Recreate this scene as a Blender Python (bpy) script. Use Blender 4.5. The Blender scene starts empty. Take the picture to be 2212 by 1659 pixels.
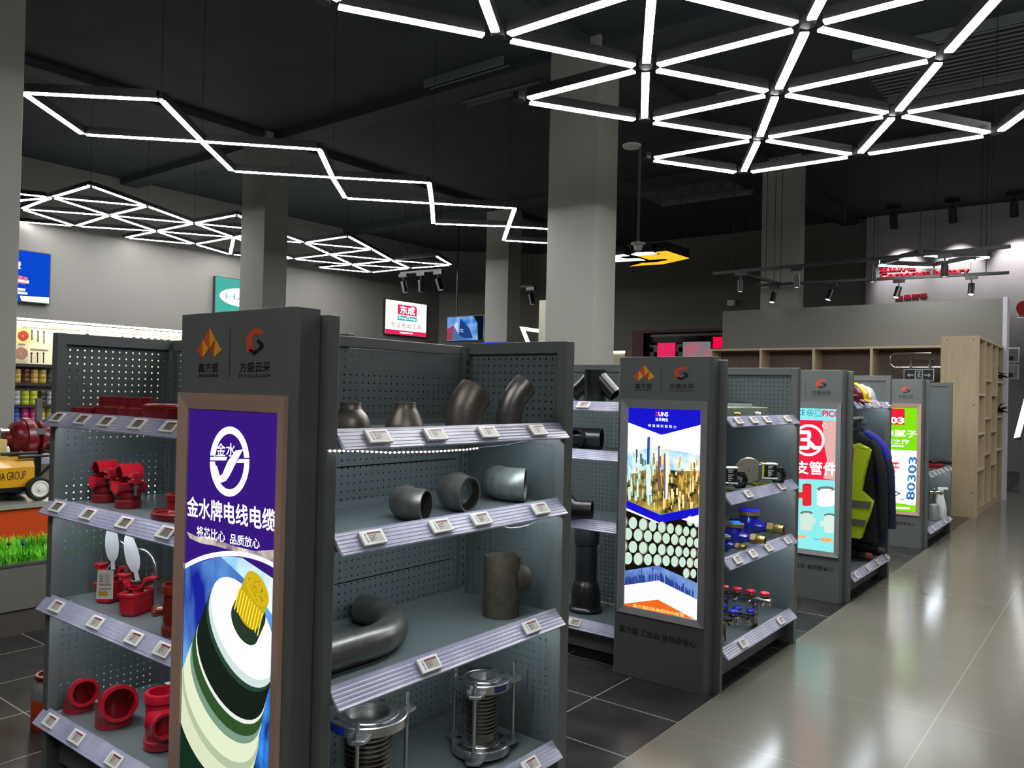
import bpy, math, random
from mathutils import Vector, Matrix
random.seed(7)
S = bpy.context.scene
COL = S.collection
PI = math.pi
# ---------------------------------------------------------------- camera
FP, CX, CY, CAMZ = 1728.0, 1106.0, 829.5, 1.53
def _d(x, y): return Vector((x-CX, CY-y, -FP))
_Y = _d(2443, 878).normalized(); _X = -_d(-1127, 798).normalized()
_Z = _X.cross(_Y).normalized(); _X = _Y.cross(_Z).normalized()
RW = Matrix((_X, _Y, _Z))                       # camera space -> world
cam = bpy.data.cameras.new('camera'); cam.lens = FP/2212*36; cam.sensor_width = 36; cam.clip_start = 0.05; cam.clip_end = 200
co = bpy.data.objects.new('camera', cam); COL.objects.link(co); S.camera = co
co.matrix_world = Matrix.Translation((0, 0, CAMZ)) @ RW.to_4x4()
CAM = Vector((0, 0, CAMZ))
def ray(x, y): return RW @ _d(x, y)             # sight line, used to measure places on known planes
def onx(x, y, X): r = ray(x, y); return CAM + r*(X/r.x)
def ony(x, y, Y): r = ray(x, y); return CAM + r*(Y/r.y)
def onz(x, y, Z): r = ray(x, y); return CAM + r*((Z-CAMZ)/r.z)
# ---------------------------------------------------------------- world, exposure
w = bpy.data.worlds.new('world'); S.world = w; w.use_nodes = True
w.node_tree.nodes['Background'].inputs[0].default_value = (.8, .9, 1, 1)
w.node_tree.nodes['Background'].inputs[1].default_value = 0.02
S.view_settings.view_transform = 'Standard'; S.view_settings.look = 'None'
S.view_settings.exposure = 0.12; S.view_settings.gamma = 1; S.view_settings.use_curve_mapping = False
S.cycles.use_denoising = True
S.cycles.max_bounces = 6; S.cycles.diffuse_bounces = 4; S.cycles.glossy_bounces = 3
S.cycles.transmission_bounces = 4; S.cycles.transparent_max_bounces = 10
S.cycles.sample_clamp_indirect = 4; S.cycles.use_adaptive_sampling = True
S.cycles.caustics_reflective = False; S.cycles.caustics_refractive = False
LAMP = 40.0                                     # radiance of the LED tubes
# ---------------------------------------------------------------- materials
def lin(c): return c/12.92 if c <= .04045 else ((c+.055)/1.055)**2.4
def rgb(r, g, b): return (lin(r/255), lin(g/255), lin(b/255), 1)
MATS = {}
def pbr(name, c, rough=.5, metal=0., noise=0., scale=8., coat=0., bump=0., spec=.5, stretch=None, c2=None, alpha=1.):
    if name in MATS: return MATS[name]
    m = bpy.data.materials.new(name); m.use_nodes = True; nt = m.node_tree; b = nt.nodes['Principled BSDF']
    b.inputs['Base Color'].default_value = c; b.inputs['Roughness'].default_value = rough; b.inputs['Metallic'].default_value = metal
    b.inputs['Specular IOR Level'].default_value = spec; b.inputs['Coat Weight'].default_value = coat; b.inputs['Alpha'].default_value = alpha
    if noise or bump:
        tc = nt.nodes.new('ShaderNodeTexCoord'); n = nt.nodes.new('ShaderNodeTexNoise'); n.inputs['Scale'].default_value = scale; n.inputs['Detail'].default_value = 4
        mp = nt.nodes.new('ShaderNodeMapping'); mp.inputs['Scale'].default_value = stretch or (1, 1, 1)
        nt.links.new(tc.outputs['Object'], mp.inputs[0]); nt.links.new(mp.outputs[0], n.inputs['Vector'])
        if noise:
            r = nt.nodes.new('ShaderNodeValToRGB'); r.color_ramp.elements[0].position = .3; r.color_ramp.elements[1].position = .7
            k = c2 or tuple(x*(1-noise) for x in c[:3])+(1,)
            r.color_ramp.elements[0].color = k; r.color_ramp.elements[1].color = c
            nt.links.new(n.outputs[0], r.inputs[0]); nt.links.new(r.outputs[0], b.inputs['Base Color'])
        if bump:
            bp = nt.nodes.new('ShaderNodeBump'); bp.inputs['Strength'].default_value = bump; bp.inputs['Distance'].default_value = .01
            nt.links.new(n.outputs[0], bp.inputs['Height']); nt.links.new(bp.outputs[0], b.inputs['Normal'])
    MATS[name] = m; return m
def emi(name, c, s=1.):
    if name in MATS: return MATS[name]
    m = bpy.data.materials.new(name); m.use_nodes = True; nt = m.node_tree; nt.nodes.clear()
    e = nt.nodes.new('ShaderNodeEmission'); o = nt.nodes.new('ShaderNodeOutputMaterial')
    e.inputs[0].default_value = c; e.inputs[1].default_value = s; nt.links.new(e.outputs[0], o.inputs[0])
    MATS[name] = m; return m
def ink(r, g, b, s=1.): return emi('backlit_ink_%d_%d_%d_%d' % (r, g, b, round(s*100)), rgb(r, g, b), s)
def emi_noise(name, ca, cb, s=1., scale=6., stretch=(1, 1, 1)):   # backlit print with a mottled picture
    if name in MATS: return MATS[name]
    m = emi(name, ca, s); nt = m.node_tree; e = nt.nodes['Emission']
    tc = nt.nodes.new('ShaderNodeTexCoord'); n = nt.nodes.new('ShaderNodeTexNoise'); n.inputs['Scale'].default_value = scale; n.inputs['Detail'].default_value = 6
    mp = nt.nodes.new('ShaderNodeMapping'); mp.inputs['Scale'].default_value = stretch; r = nt.nodes.new('ShaderNodeValToRGB')
    r.color_ramp.elements[0].position = .38; r.color_ramp.elements[1].position = .66
    r.color_ramp.elements[0].color = ca; r.color_ramp.elements[1].color = cb
    nt.links.new(tc.outputs['Object'], mp.inputs[0]); nt.links.new(mp.outputs[0], n.inputs['Vector']); nt.links.new(n.outputs[0], r.inputs[0]); nt.links.new(r.outputs[0], e.inputs[0])
    return m
def dots(name, c, ax, pitch=(.028, .027), rad=.0038, rough=.45):
    """sheet steel with punched round holes: axes ax = the two object axes of the sheet"""
    m = pbr(name, c, rough, noise=.12, scale=3); nt = m.node_tree; b = nt.nodes['Principled BSDF']; out = nt.nodes['Material Output']
    tc = nt.nodes.new('ShaderNodeTexCoord'); sx = nt.nodes.new('ShaderNodeSeparateXYZ'); nt.links.new(tc.outputs['Object'], sx.inputs[0])
    def math_(op, a, bb=None):
        q = nt.nodes.new('ShaderNodeMath'); q.operation = op
        for i, v in enumerate((a, bb)):
            if v is None: continue
            if isinstance(v, (int, float)): q.inputs[i].default_value = v
            else: nt.links.new(v, q.inputs[i])
        return q.outputs[0]
    ds = []
    for a, p in zip(ax, pitch):
        u = math_('DIVIDE', sx.outputs[a], p); u = math_('SUBTRACT', u, math_('FLOOR', u)); u = math_('SUBTRACT', u, .5); u = math_('MULTIPLY', u, p); ds.append(math_('MULTIPLY', u, u))
    q = math_('LESS_THAN', math_('ADD', ds[0], ds[1]), rad*rad)
    t = nt.nodes.new('ShaderNodeBsdfTransparent'); mx = nt.nodes.new('ShaderNodeMixShader')
    nt.links.new(q, mx.inputs[0]); nt.links.new(b.outputs[0], mx.inputs[1]); nt.links.new(t.outputs[0], mx.inputs[2]); nt.links.new(mx.outputs[0], out.inputs[0])
    return m
# ---------------------------------------------------------------- mesh helper
class MB:
    def __init__(s): s.v = []; s.f = []
    def add(s, vs, fs):
        o = len(s.v); s.v += [tuple(p) for p in vs]; s.f += [tuple(i+o for i in q) for q in fs]; return s
    def box(s, x0, x1, y0, y1, z0, z1, M=None):
        p = [Vector(q) for q in ((x0,y0,z0),(x1,y0,z0),(x1,y1,z0),(x0,y1,z0),(x0,y0,z1),(x1,y0,z1),(x1,y1,z1),(x0,y1,z1))]
        if M: p = [M @ q for q in p]
        return s.add(p, ((0,3,2,1),(4,5,6,7),(0,1,5,4),(1,2,6,5),(2,3,7,6),(3,0,4,7)))
    def prism(s, pts, vec):
        n = len(pts); a = [Vector(p) for p in pts]; b = [p+Vector(vec) for p in a]
        return s.add(a+b, [tuple(range(n))[::-1], tuple(range(n, 2*n))]+[(i, (i+1) % n, (i+1) % n+n, i+n) for i in range(n)])
    def poly(s, pts): return s.add(pts, [tuple(range(len(pts)))])
    def sweep(s, path, rad, n=16, cap=True, flat=1.):
        P = [Vector(p) for p in path]; k = len(P); R = rad if isinstance(rad, (list, tuple)) else [rad]*k
        T = [((P[min(i+1, k-1)]-P[i]).normalized()+(P[i]-P[max(i-1, 0)]).normalized()).normalized() for i in range(k)]
        u = T[0].orthogonal().normalized(); vs = []
        for i in range(k):
            u = (u-T[i]*u.dot(T[i])).normalized(); w_ = T[i].cross(u)
            vs += [P[i]+(u*math.cos(2*PI*j/n)+w_*math.sin(2*PI*j/n)*flat)*R[i] for j in range(n)]
        fs = [(i*n+j, i*n+(j+1) % n, (i+1)*n+(j+1) % n, (i+1)*n+j) for i in range(k-1) for j in range(n)]
        if cap: fs += [tuple(range(n))[::-1], tuple(range((k-1)*n, k*n))]
        return s.add(vs, fs)
    def pipe(s, path, ro, ri, n=28):            # hollow pipe with open ends
        o = len(s.v); s.sweep(path, ro, n, cap=False); k = len(s.v)-o; a = o
        b = len(s.v); s.sweep(path, ri, n, cap=False)
        s.f[-(k-n):] = [q[::-1] for q in s.f[-(k-n):]]
        e = k-n
        s.f += [(a+(j+1) % n, a+j, b+j, b+(j+1) % n) for j in range(n)]+[(a+e+j, a+e+(j+1) % n, b+e+(j+1) % n, b+e+j) for j in range(n)]
        return s
    def lathe(s, prof, n=32, M=None, closed=False):
        vs = []; k = len(prof)
        for r, z in prof:
            for j in range(n):
                p = Vector((r*math.cos(2*PI*j/n), r*math.sin(2*PI*j/n), z)); vs.append(M @ p if M else p)
        m = k if closed else k-1
        fs = [(i*n+j, i*n+(j+1) % n, ((i+1) % k)*n+(j+1) % n, ((i+1) % k)*n+j) for i in range(m) for j in range(n)]
        if not closed: fs += [tuple(range(n))[::-1], tuple(range((k-1)*n, k*n))]
        return s.add(vs, fs)
    def ball(s, c, r, n=20, M=None):
        rx, ry, rz = r if isinstance(r, tuple) else (r, r, r); c = Vector(c); vs = []; k = n//2
        for i in range(k+1):
            t = PI*i/k
            for j in range(n):
                p = Vector((rx*math.sin(t)*math.cos(2*PI*j/n), ry*math.sin(t)*math.sin(2*PI*j/n), rz*math.cos(t))); vs.append(c+(M @ p if M else p))
        return s.add(vs, [((i+1)*n+j, (i+1)*n+(j+1) % n, i*n+(j+1) % n, i*n+j) for i in range(k) for j in range(n)])
    def shift(s, p): s.v = [(a-p[0], b-p[1], c-p[2]) for a, b, c in s.v]; return s
    def build(s, name, mat, parent=None, smooth=40, bevel=0, loc=None):
        me = bpy.data.meshes.new(name); me.from_pydata(s.v, [], s.f); me.validate(); me.update()
        me.materials.append(mat)
        if smooth:
            for p in me.polygons: p.use_smooth = True
            me.set_sharp_from_angle(angle=math.radians(smooth))
        o = bpy.data.objects.new(name, me); COL.objects.link(o)
        if parent: o.parent = parent
        if loc: o.location = loc
        if bevel:
            b = o.modifiers.new('bevel', 'BEVEL'); b.width = bevel; b.segments = 2; b.limit_method = 'ANGLE'; b.angle_limit = math.radians(40)
        return o
def axis(z, at=(0, 0, 0)):                      # matrix whose local z points along z
    return Matrix.Translation(at) @ Vector(z).to_track_quat('Z', 'Y').to_matrix().to_4x4()
def arc(c, u, v, R, a0, a1, n=14):              # arc in the plane u,v
    c, u, v = Vector(c), Vector(u), Vector(v)
    return [c+u*R*math.cos(a0+(a1-a0)*i/n)+v*R*math.sin(a0+(a1-a0)*i/n) for i in range(n+1)]
def tag(o, label=None, cat=None, group=None, kind=None):
    if label: o['label'] = label
    if cat: o['category'] = cat
    if group: o['group'] = group
    if kind: o['kind'] = kind
    return o
def thing(name, label, cat, loc=(0, 0, 0), rz=0., group=None):
    o = bpy.data.objects.new(name, None); COL.objects.link(o); o.location = loc; o.rotation_euler = (0, 0, rz)
    o.empty_display_size = .05
    return tag(o, label, cat, group)
def dup(root, loc, rz=None, label=None, group=None):
    r = root.copy(); COL.objects.link(r); r.location = loc
    if rz is not None: r.rotation_euler = (0, 0, rz)
    if label: r['label'] = label
    if group: r['group'] = group
    for ch in root.children:
        c = ch.copy(); COL.objects.link(c); c.parent = r
        for g in ch.children:
            d = g.copy(); COL.objects.link(d); d.parent = c
    return r
def struct(name, mb, mat, smooth=0, bevel=0): return tag(mb.build(name, mat, smooth=smooth, bevel=bevel), kind='structure')
TXT = {}
def text2d(body):                       # flat glyph mesh, 2-D verts and faces plus bounds
    if body not in TXT:
        cu = bpy.data.curves.new('t', 'FONT'); cu.body = body; cu.size = 1; cu.resolution_u = 3
        ob = bpy.data.objects.new('t', cu); COL.objects.link(ob)
        me = bpy.data.meshes.new_from_object(ob.evaluated_get(bpy.context.evaluated_depsgraph_get()))
        vs = [(v.co.x, v.co.y) for v in me.vertices]; fs = [tuple(p.vertices) for p in me.polygons]
        bpy.data.objects.remove(ob); bpy.data.curves.remove(cu); bpy.data.meshes.remove(me)
        xs = [v[0] for v in vs]; ys = [v[1] for v in vs]
        TXT[body] = (vs, fs, min(xs), max(xs), min(ys), max(ys))
    return TXT[body]
def text(mb, body, quad, off=0.):
    """write body into the quad (bottom-left, bottom-right, top-left as 3-D points)"""
    vs, fs, x0, x1, y0, y1 = text2d(body); a, b, c = (Vector(q) for q in quad)
    for i, (dx, dy) in enumerate(((0, 0), (-1, 0), (1, 0), (0, -1), (0, 1)) if off else ((0, 0),)):   # a heavier weight is the glyph struck several times
        e = (b-a).cross(c-a).normalized()*.00001*i
        mb.add([a+e+(b-a)*((x+dx*off-x0)/(x1-x0))+(c-a)*((y+dy*off-y0)/(y1-y0)) for x, y in vs], fs)
    return mb
# ---------------------------------------------------------------- the room
ZC, XL, YF, XR, YN = 6.13, -17.95, 21.4, 9.0, -7.0
M_wall = pbr('grey_painted_wall', rgb(112, 110, 105), .75, noise=.06, scale=.7)
M_ceil = pbr('black_sprayed_ceiling', rgb(50, 58, 62), .85, noise=.3, scale=1.5)
M_col = pbr('light_grey_column_paint', rgb(150, 151, 143), .7, noise=.04, scale=1)
def floor_mat():
    m = pbr('polished_floor_tile', rgb(114, 112, 102), .17, noise=.1, scale=1.1); nt = m.node_tree; b = nt.nodes['Principled BSDF']
    ramp = b.inputs['Base Color'].links[0].from_node
    tc = nt.nodes.new('ShaderNodeTexCoord'); sx = nt.nodes.new('ShaderNodeSeparateXYZ'); nt.links.new(tc.outputs['Object'], sx.inputs[0])
    def mt(op, a, bb=None, cc=None):
        q = nt.nodes.new('ShaderNodeMath'); q.operation = op
        for i, v in enumerate((a, bb, cc)):
            if v is None: continue
            if isinstance(v, (int, float)): q.inputs[i].default_value = v
            else: nt.links.new(v, q.inputs[i])
        return q.outputs[0]
    def line(o, off, p, wd):
        u = mt('DIVIDE', mt('SUBTRACT', o, off), p); u = mt('ABSOLUTE', mt('SUBTRACT', u, mt('ROUND', u))); return mt('LESS_THAN', u, wd/p/2)
    X, Y = sx.outputs[0], sx.outputs[1]
    dk = mt('LESS_THAN', X, -1.665)
    gd = mt('MAXIMUM', line(X, -2.13, .4755, .006), line(Y, 3.48, .4755, .006))
    gl = mt('MAXIMUM', line(X, -.729, .936, .005), line(Y, 3.42, .936, .003))
    n2 = nt.nodes.new('ShaderNodeTexNoise'); n2.inputs['Scale'].default_value = 5; n2.inputs['Detail'].default_value = 6; nt.links.new(tc.outputs['Object'], n2.inputs['Vector'])
    r2 = nt.nodes.new('ShaderNodeValToRGB'); r2.color_ramp.elements[0].color = rgb(34, 34, 35); r2.color_ramp.elements[1].color = rgb(58, 57, 56); r2.color_ramp.elements[0].position = .35; r2.color_ramp.elements[1].position = .75
    nt.links.new(n2.outputs[0], r2.inputs[0])
    def mix(fac, a, c):
        q = nt.nodes.new('ShaderNodeMix'); q.data_type = 'RGBA'; nt.links.new(fac, q.inputs[0])
        for i, v in ((6, a), (7, c)):
            if isinstance(v, tuple): q.inputs[i].default_value = v
            else: nt.links.new(v, q.inputs[i])
        return q.outputs[2]
    dark = mix(gd, r2.outputs[0], rgb(150, 146, 138)); light = mix(gl, ramp.outputs[0], rgb(144, 141, 128))
    nt.links.new(mix(dk, light, dark), b.inputs['Base Color'])
    nt.links.new(mt('MULTIPLY_ADD', dk, .08, .17), b.inputs['Roughness'])
    return m
struct('floor', MB().box(XL-.3, XR+.3, YN-.3, YF+.3, -.2, 0), floor_mat())
struct('ceiling', MB().box(XL-.3, XR+.3, YN-.3, YF+.3, ZC, ZC+.2), M_ceil)
struct('wall_left', MB().box(XL-.3, XL, YN-.3, YF+.3, 0, ZC), M_wall)
# far wall has a deep doorway cut in it
D0, D1, DZ = -11.6, -9.1, 3.4
struct('wall_far', MB().box(XL, D0, YF, YF+.3, 0, ZC).box(D1, XR, YF, YF+.3, 0, ZC).box(D0, D1, YF, YF+.3, DZ, ZC), M_wall)
struct('wall_right', MB().box(XR, XR+.3, YN-.3, YF+.3, 0, ZC), M_wall)
struct('wall_near', MB().box(XL, XR, YN-.3, YN, 0, ZC), M_wall)
struct('wall_corner', MB().prism([(XL, 19.2, 0), (-15.6, YF, 0), (XL, YF, 0)], (0, 0, ZC)), M_wall)
M_glassdark = pbr('dark_door_glass', rgb(14, 16, 16), .05)
M_frame = pbr('black_door_frame', rgb(16, 17, 17), .35)
dr = MB().box(D0, D1, YF+.22, YF+.28, DZ-.1, DZ).box(D0, D0+.09, YF+.22, YF+.28, 0, DZ).box(D1-.09, D1, YF+.22, YF+.28, 0, DZ).box(D0, D1, YF+.22, YF+.28, DZ-.42, DZ-.34).box(-10.42, -10.3, YF+.22, YF+.28, 0, DZ-.4)
for x0, x1 in ((D0+.09, -10.42), (-10.3, D1-.09)):
    dr.box(x0, x0+.13, YF+.21, YF+.27, 0, DZ-.4).box(x1-.13, x1, YF+.21, YF+.27, 0, DZ-.4).box(x0, x1, YF+.21, YF+.27, DZ-.56, DZ-.42).box(x0, x1, YF+.21, YF+.27, 0, .16)
d1 = struct('door_1', dr, M_frame)
for i, (x0, x1) in enumerate(((D0+.2, -10.54), (-10.2, D1-.2))):
    MB().box(x0, x1, YF+.235, YF+.245, .16, DZ-.56).build('door_glass', M_glassdark, d1)
MB().box(D0+.09, D1-.09, YF+.245, YF+.255, DZ-.35, DZ-.09).build('transom_glass', M_glassdark, d1)
struct('trim_1', MB().box(D0-.38, D0, YF-.02, YF+.2, 0, DZ+.08).box(D0, D1, YF-.02, YF+.2, DZ, DZ+.08).box(D1, D1+.38, YF-.02, YF+.2, 0, DZ+.08), pbr('dull_red_door_surround', rgb(96, 46, 56), .6))
# square concrete columns
cw, cd = .165*4.6, .11*4.6
for (xr, yf, w_, d_, lab) in ((-5.4, 8.65, .76, .5, 'tall square grey column in the middle of the photo behind the city poster stand'),
                              (-12.3, 8.55, .72, .5, 'square grey column behind the purple poster stand'),
                              (-11.96, 15.2, .71, .5, 'square grey column beside the hanging television screen'),
                              (-4.93, 15.05, .73, .28, 'square grey column rising behind the grey partition and wood cubbies'),
                              (-6.9, 2.05, .8, .52, 'near grey column at the left edge of the photo')):
    o = MB().box(xr-w_, xr, yf, yf+d_, 0, ZC).build('column', M_col, smooth=0, bevel=.006); tag(o, lab, 'column', kind='structure')
# overhead beams and ducts under the dark deck
M_beam = pbr('dark_painted_beam', rgb(54, 61, 65), .8, noise=.2, scale=2)
b = MB()
for y in (1.6, 8.9, 15.3): b.box(XL, XR, y-.2, y+.2, ZC-.14, ZC)
for x in (-12.6, -5.75, 1.1): b.box(x-.2, x+.2, YN, YF, ZC-.12, ZC)
struct('trim_2', b, M_beam)
# ---------------------------------------------------------------- LED tube luminaires
M_tube = emi('led_tube_glow', (1, 1, 1, 1), LAMP)
M_house = pbr('black_lamp_housing', rgb(20, 20, 22), .4)
M_cable = pbr('black_cable', rgb(14, 14, 14), .6)
def lamp_net(label, nodes, edges, z, wd=.062, cut=.105, dark=(), cables=(), cat='ceiling light', hub=.055, thick=.018):
    c = sum((Vector(nodes[k]+(0,)) for k in nodes), Vector((0, 0, 0)))/len(nodes)
    t = thing('led_pendant', label, cat, (c.x, c.y, z))
    for k in nodes:
        p = Vector(nodes[k]+(0,))-c
        MB().lathe([(hub, .012), (hub, .075)], 6, Matrix.Translation(p)).build('connector', M_house, t, smooth=0)
    for (a, b_) in edges:
        p = Vector(nodes[a]+(0,))-c; q = Vector(nodes[b_]+(0,))-c; d = (q-p).normalized(); s_ = Vector((-d.y, d.x, 0))*wd/2
        p, q = p+d*cut, q-d*cut; h = (a, b_) in dark
        o = MB().prism([p+s_+Vector((0, 0, thick-.004)), p-s_+Vector((0, 0, thick-.004)), q-s_+Vector((0, 0, thick-.004)), q+s_+Vector((0, 0, thick-.004))], (0, 0, .075)).build('tube_housing', M_house, t, smooth=0)
        if not h:
            s2 = s_*.93
            MB().prism([p+s2, p-s2, q-s2, q+s2], (0, 0, thick)).build('light_tube', M_tube, o, smooth=0)
    for k in cables:
        p = Vector(nodes[k]+(0,))-c
        MB().sweep([p+Vector((0, 0, .07)), p+Vector((0, 0, ZC-z))], .003, 6).build('cable', M_cable, t)
    return t
a_, r_ = .488, .4235; HL = 2.45
N = {}
for i in range(4):
    N['A%d' % i] = (-1.385+a_*i, 3.44); N['C%d' % i] = (-1.42+a_*i, 2.59); N['E%d' % i] = (-1.43+a_*i, 1.745)
    N['B%d' % i] = (-1.64+a_*i, 3.015); N['D%d' % i] = (-1.675+a_*i, 2.168); N['F%d' % i] = (-1.68+a_*i, 1.325)
del N['A3'], N['C3'], N['E3']
N = {k: (x*HL, y*HL) for k, (x, y) in N.items()}
E_ = 'B0A0 B0B1 A0B1 A0A1 B1A1 A1B2 A1A2 B2A2 A2B3 B1B2 B2B3 B1C0 B1C1 C0C1 C1B2 B2C2 C1C2 C0D1 C0D0 D0D1 C1D1 C1D2 D1D2 D2C2 C2D3 D1E0 D1E1 E0E1 E0F0 E0F1 D2E1 D2E2 D2D3 F0F1 E1F1 E1F2 E2F2 E1E2 E2D3 F1F2 F2F3 E2F3'
lamp_net('large hanging net of white LED tubes in triangles at upper right over the aisle', N, [(e[:2], e[2:]) for e in E_.split()], 1.53+HL, cables=('C0', 'B3', 'A2', 'D2', 'E0'))
def pxnodes(d, z): return {k: tuple(onz(x, y, z)[:2]) for k, (x, y) in d.items()}
Zg = pxnodes(dict(a=(50, 202), b=(348, 217), c=(180, 292), d=(436, 307), e=(502, 371), f=(690, 324), g=(718, 384), h=(746, 429), i=(927, 396), j=(933, 440), k=(936, 484), l=(1112, 451), m=(1098, 490), n=(1088, 520), o=(1262, 500), p=(1250, 530)), 1.53+HL)
lamp_net('zigzag chain of white LED tube parallelograms hanging at upper left', Zg, [tuple(e) for e in 'ab ac bd cd df de eg fg gi gh hj ij jl jk km lm mo mn np'.split()], 1.53+HL, wd=.056, cut=.03, thick=.012, cables=('d', 'g', 'j', 'b', 'm'), hub=.02)
HL2 = 3.25
L2 = pxnodes(dict(a=(195, 402), b=(112, 427), c=(46, 452), d=(318, 446), e=(236, 466), f=(163, 489), g=(512, 465), h=(419, 483), i=(338, 500), j=(270, 514), k=(505, 513), l=(422, 528), m=(585, 499),
     n=(658, 525), o=(752, 511), p=(804, 539), q=(713, 550), r=(633, 560), s=(885, 580), t=(847, 563), u=(801, 589), v=(686, 578), w=(975, 573), x=(942, 554), y=(760, 572), z=(5, 416), A=(2, 438), B=(24, 478), C=(497, 550)), 1.53+HL2)
lamp_net('long far net of white LED tubes in triangles before the left wall', L2,
     [tuple(e) for e in 'ab ad bd be de ce ef eh ei dh fi cf bc zb Ab Bf hi hg hm hk ij il ik jl kl km gm mn kn kr lC Cr Ck no np nq op pq qr qt pt qy ry ty yv vu yu ys ts tw sw xw su xt'.split()],
     1.53+HL2, wd=.07, cut=.09, thick=.012, dark={('x', 't')}, cables=('a', 'd', 'h', 'o', 'p', 't', 'x'))

# unseen LED nets added behind and beside the camera to lift the shadows
for (x, y, z, lab) in ((2.6, -1.2, 5.0, 'LED tube net over the entrance side behind the viewer'), (-3.2, -2.2, 5.3, 'LED tube net over the left front of the hall'), (1.6, 10.4, 4.7, 'LED tube net over the right side of the hall'), (2.6, 16.5, 4.9, 'LED tube net over the far right corner of the hall')):
    n = {}; e = []
    for i in range(3):
        for j in range(3): n['%d%d' % (i, j)] = (x+(i-1)*1.25+(j % 2)*.62, y+(j-1)*1.08)
    for i in range(3):
        for j in range(3):
            if i < 2: e.append(('%d%d' % (i, j), '%d%d' % (i+1, j)))
            if j < 2: e.append(('%d%d' % (i, j), '%d%d' % (i, j+1)))
    lamp_net(lab, n, e, z, wd=.07, cables=('00', '22'))
# ---------------------------------------------------------------- steel gondolas: a bay facing the aisle, a bay facing the cross aisle
M_gon = pbr('dark_grey_powder_coat', rgb(96, 101, 99), .42, noise=.05, scale=4)
M_shelf = pbr('shelf_steel', rgb(100, 109, 110), .3, noise=.06, scale=5)
M_pegY = dots('peg_steel_spine', rgb(92, 102, 103), (1, 2)); M_pegX = dots('peg_steel_divider', rgb(92, 102, 103), (0, 2))
M_black = pbr('black_gap', rgb(10, 10, 10), .8)
def rail_mat():
    m = pbr('clear_ribbed_rail', rgb(196, 195, 212), .2, noise=.3, scale=9, stretch=(1, .6, .6), c2=rgb(160, 160, 188), alpha=.74); return m
M_rail = rail_mat()
M_strip = emi('shelf_led_glow', rgb(236, 244, 252), 60)
def rail_profile(s):                            # outward, height
    p = [(-.004, s+.016), (0, s+.018)]
    for i in range(5):
        a, b = i/5, (i+.55)/5
        p += [(.001+.042*a+.002, s+.014-.046*a), (.001+.042*b+.0022, s+.014-.046*b), (.001+.042*b+.0012, s+.0132-.046*b)]
    return p+[(.048, s-.034), (.046, s-.039), (.038, s-.037), (-.004, s+.008)]
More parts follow.
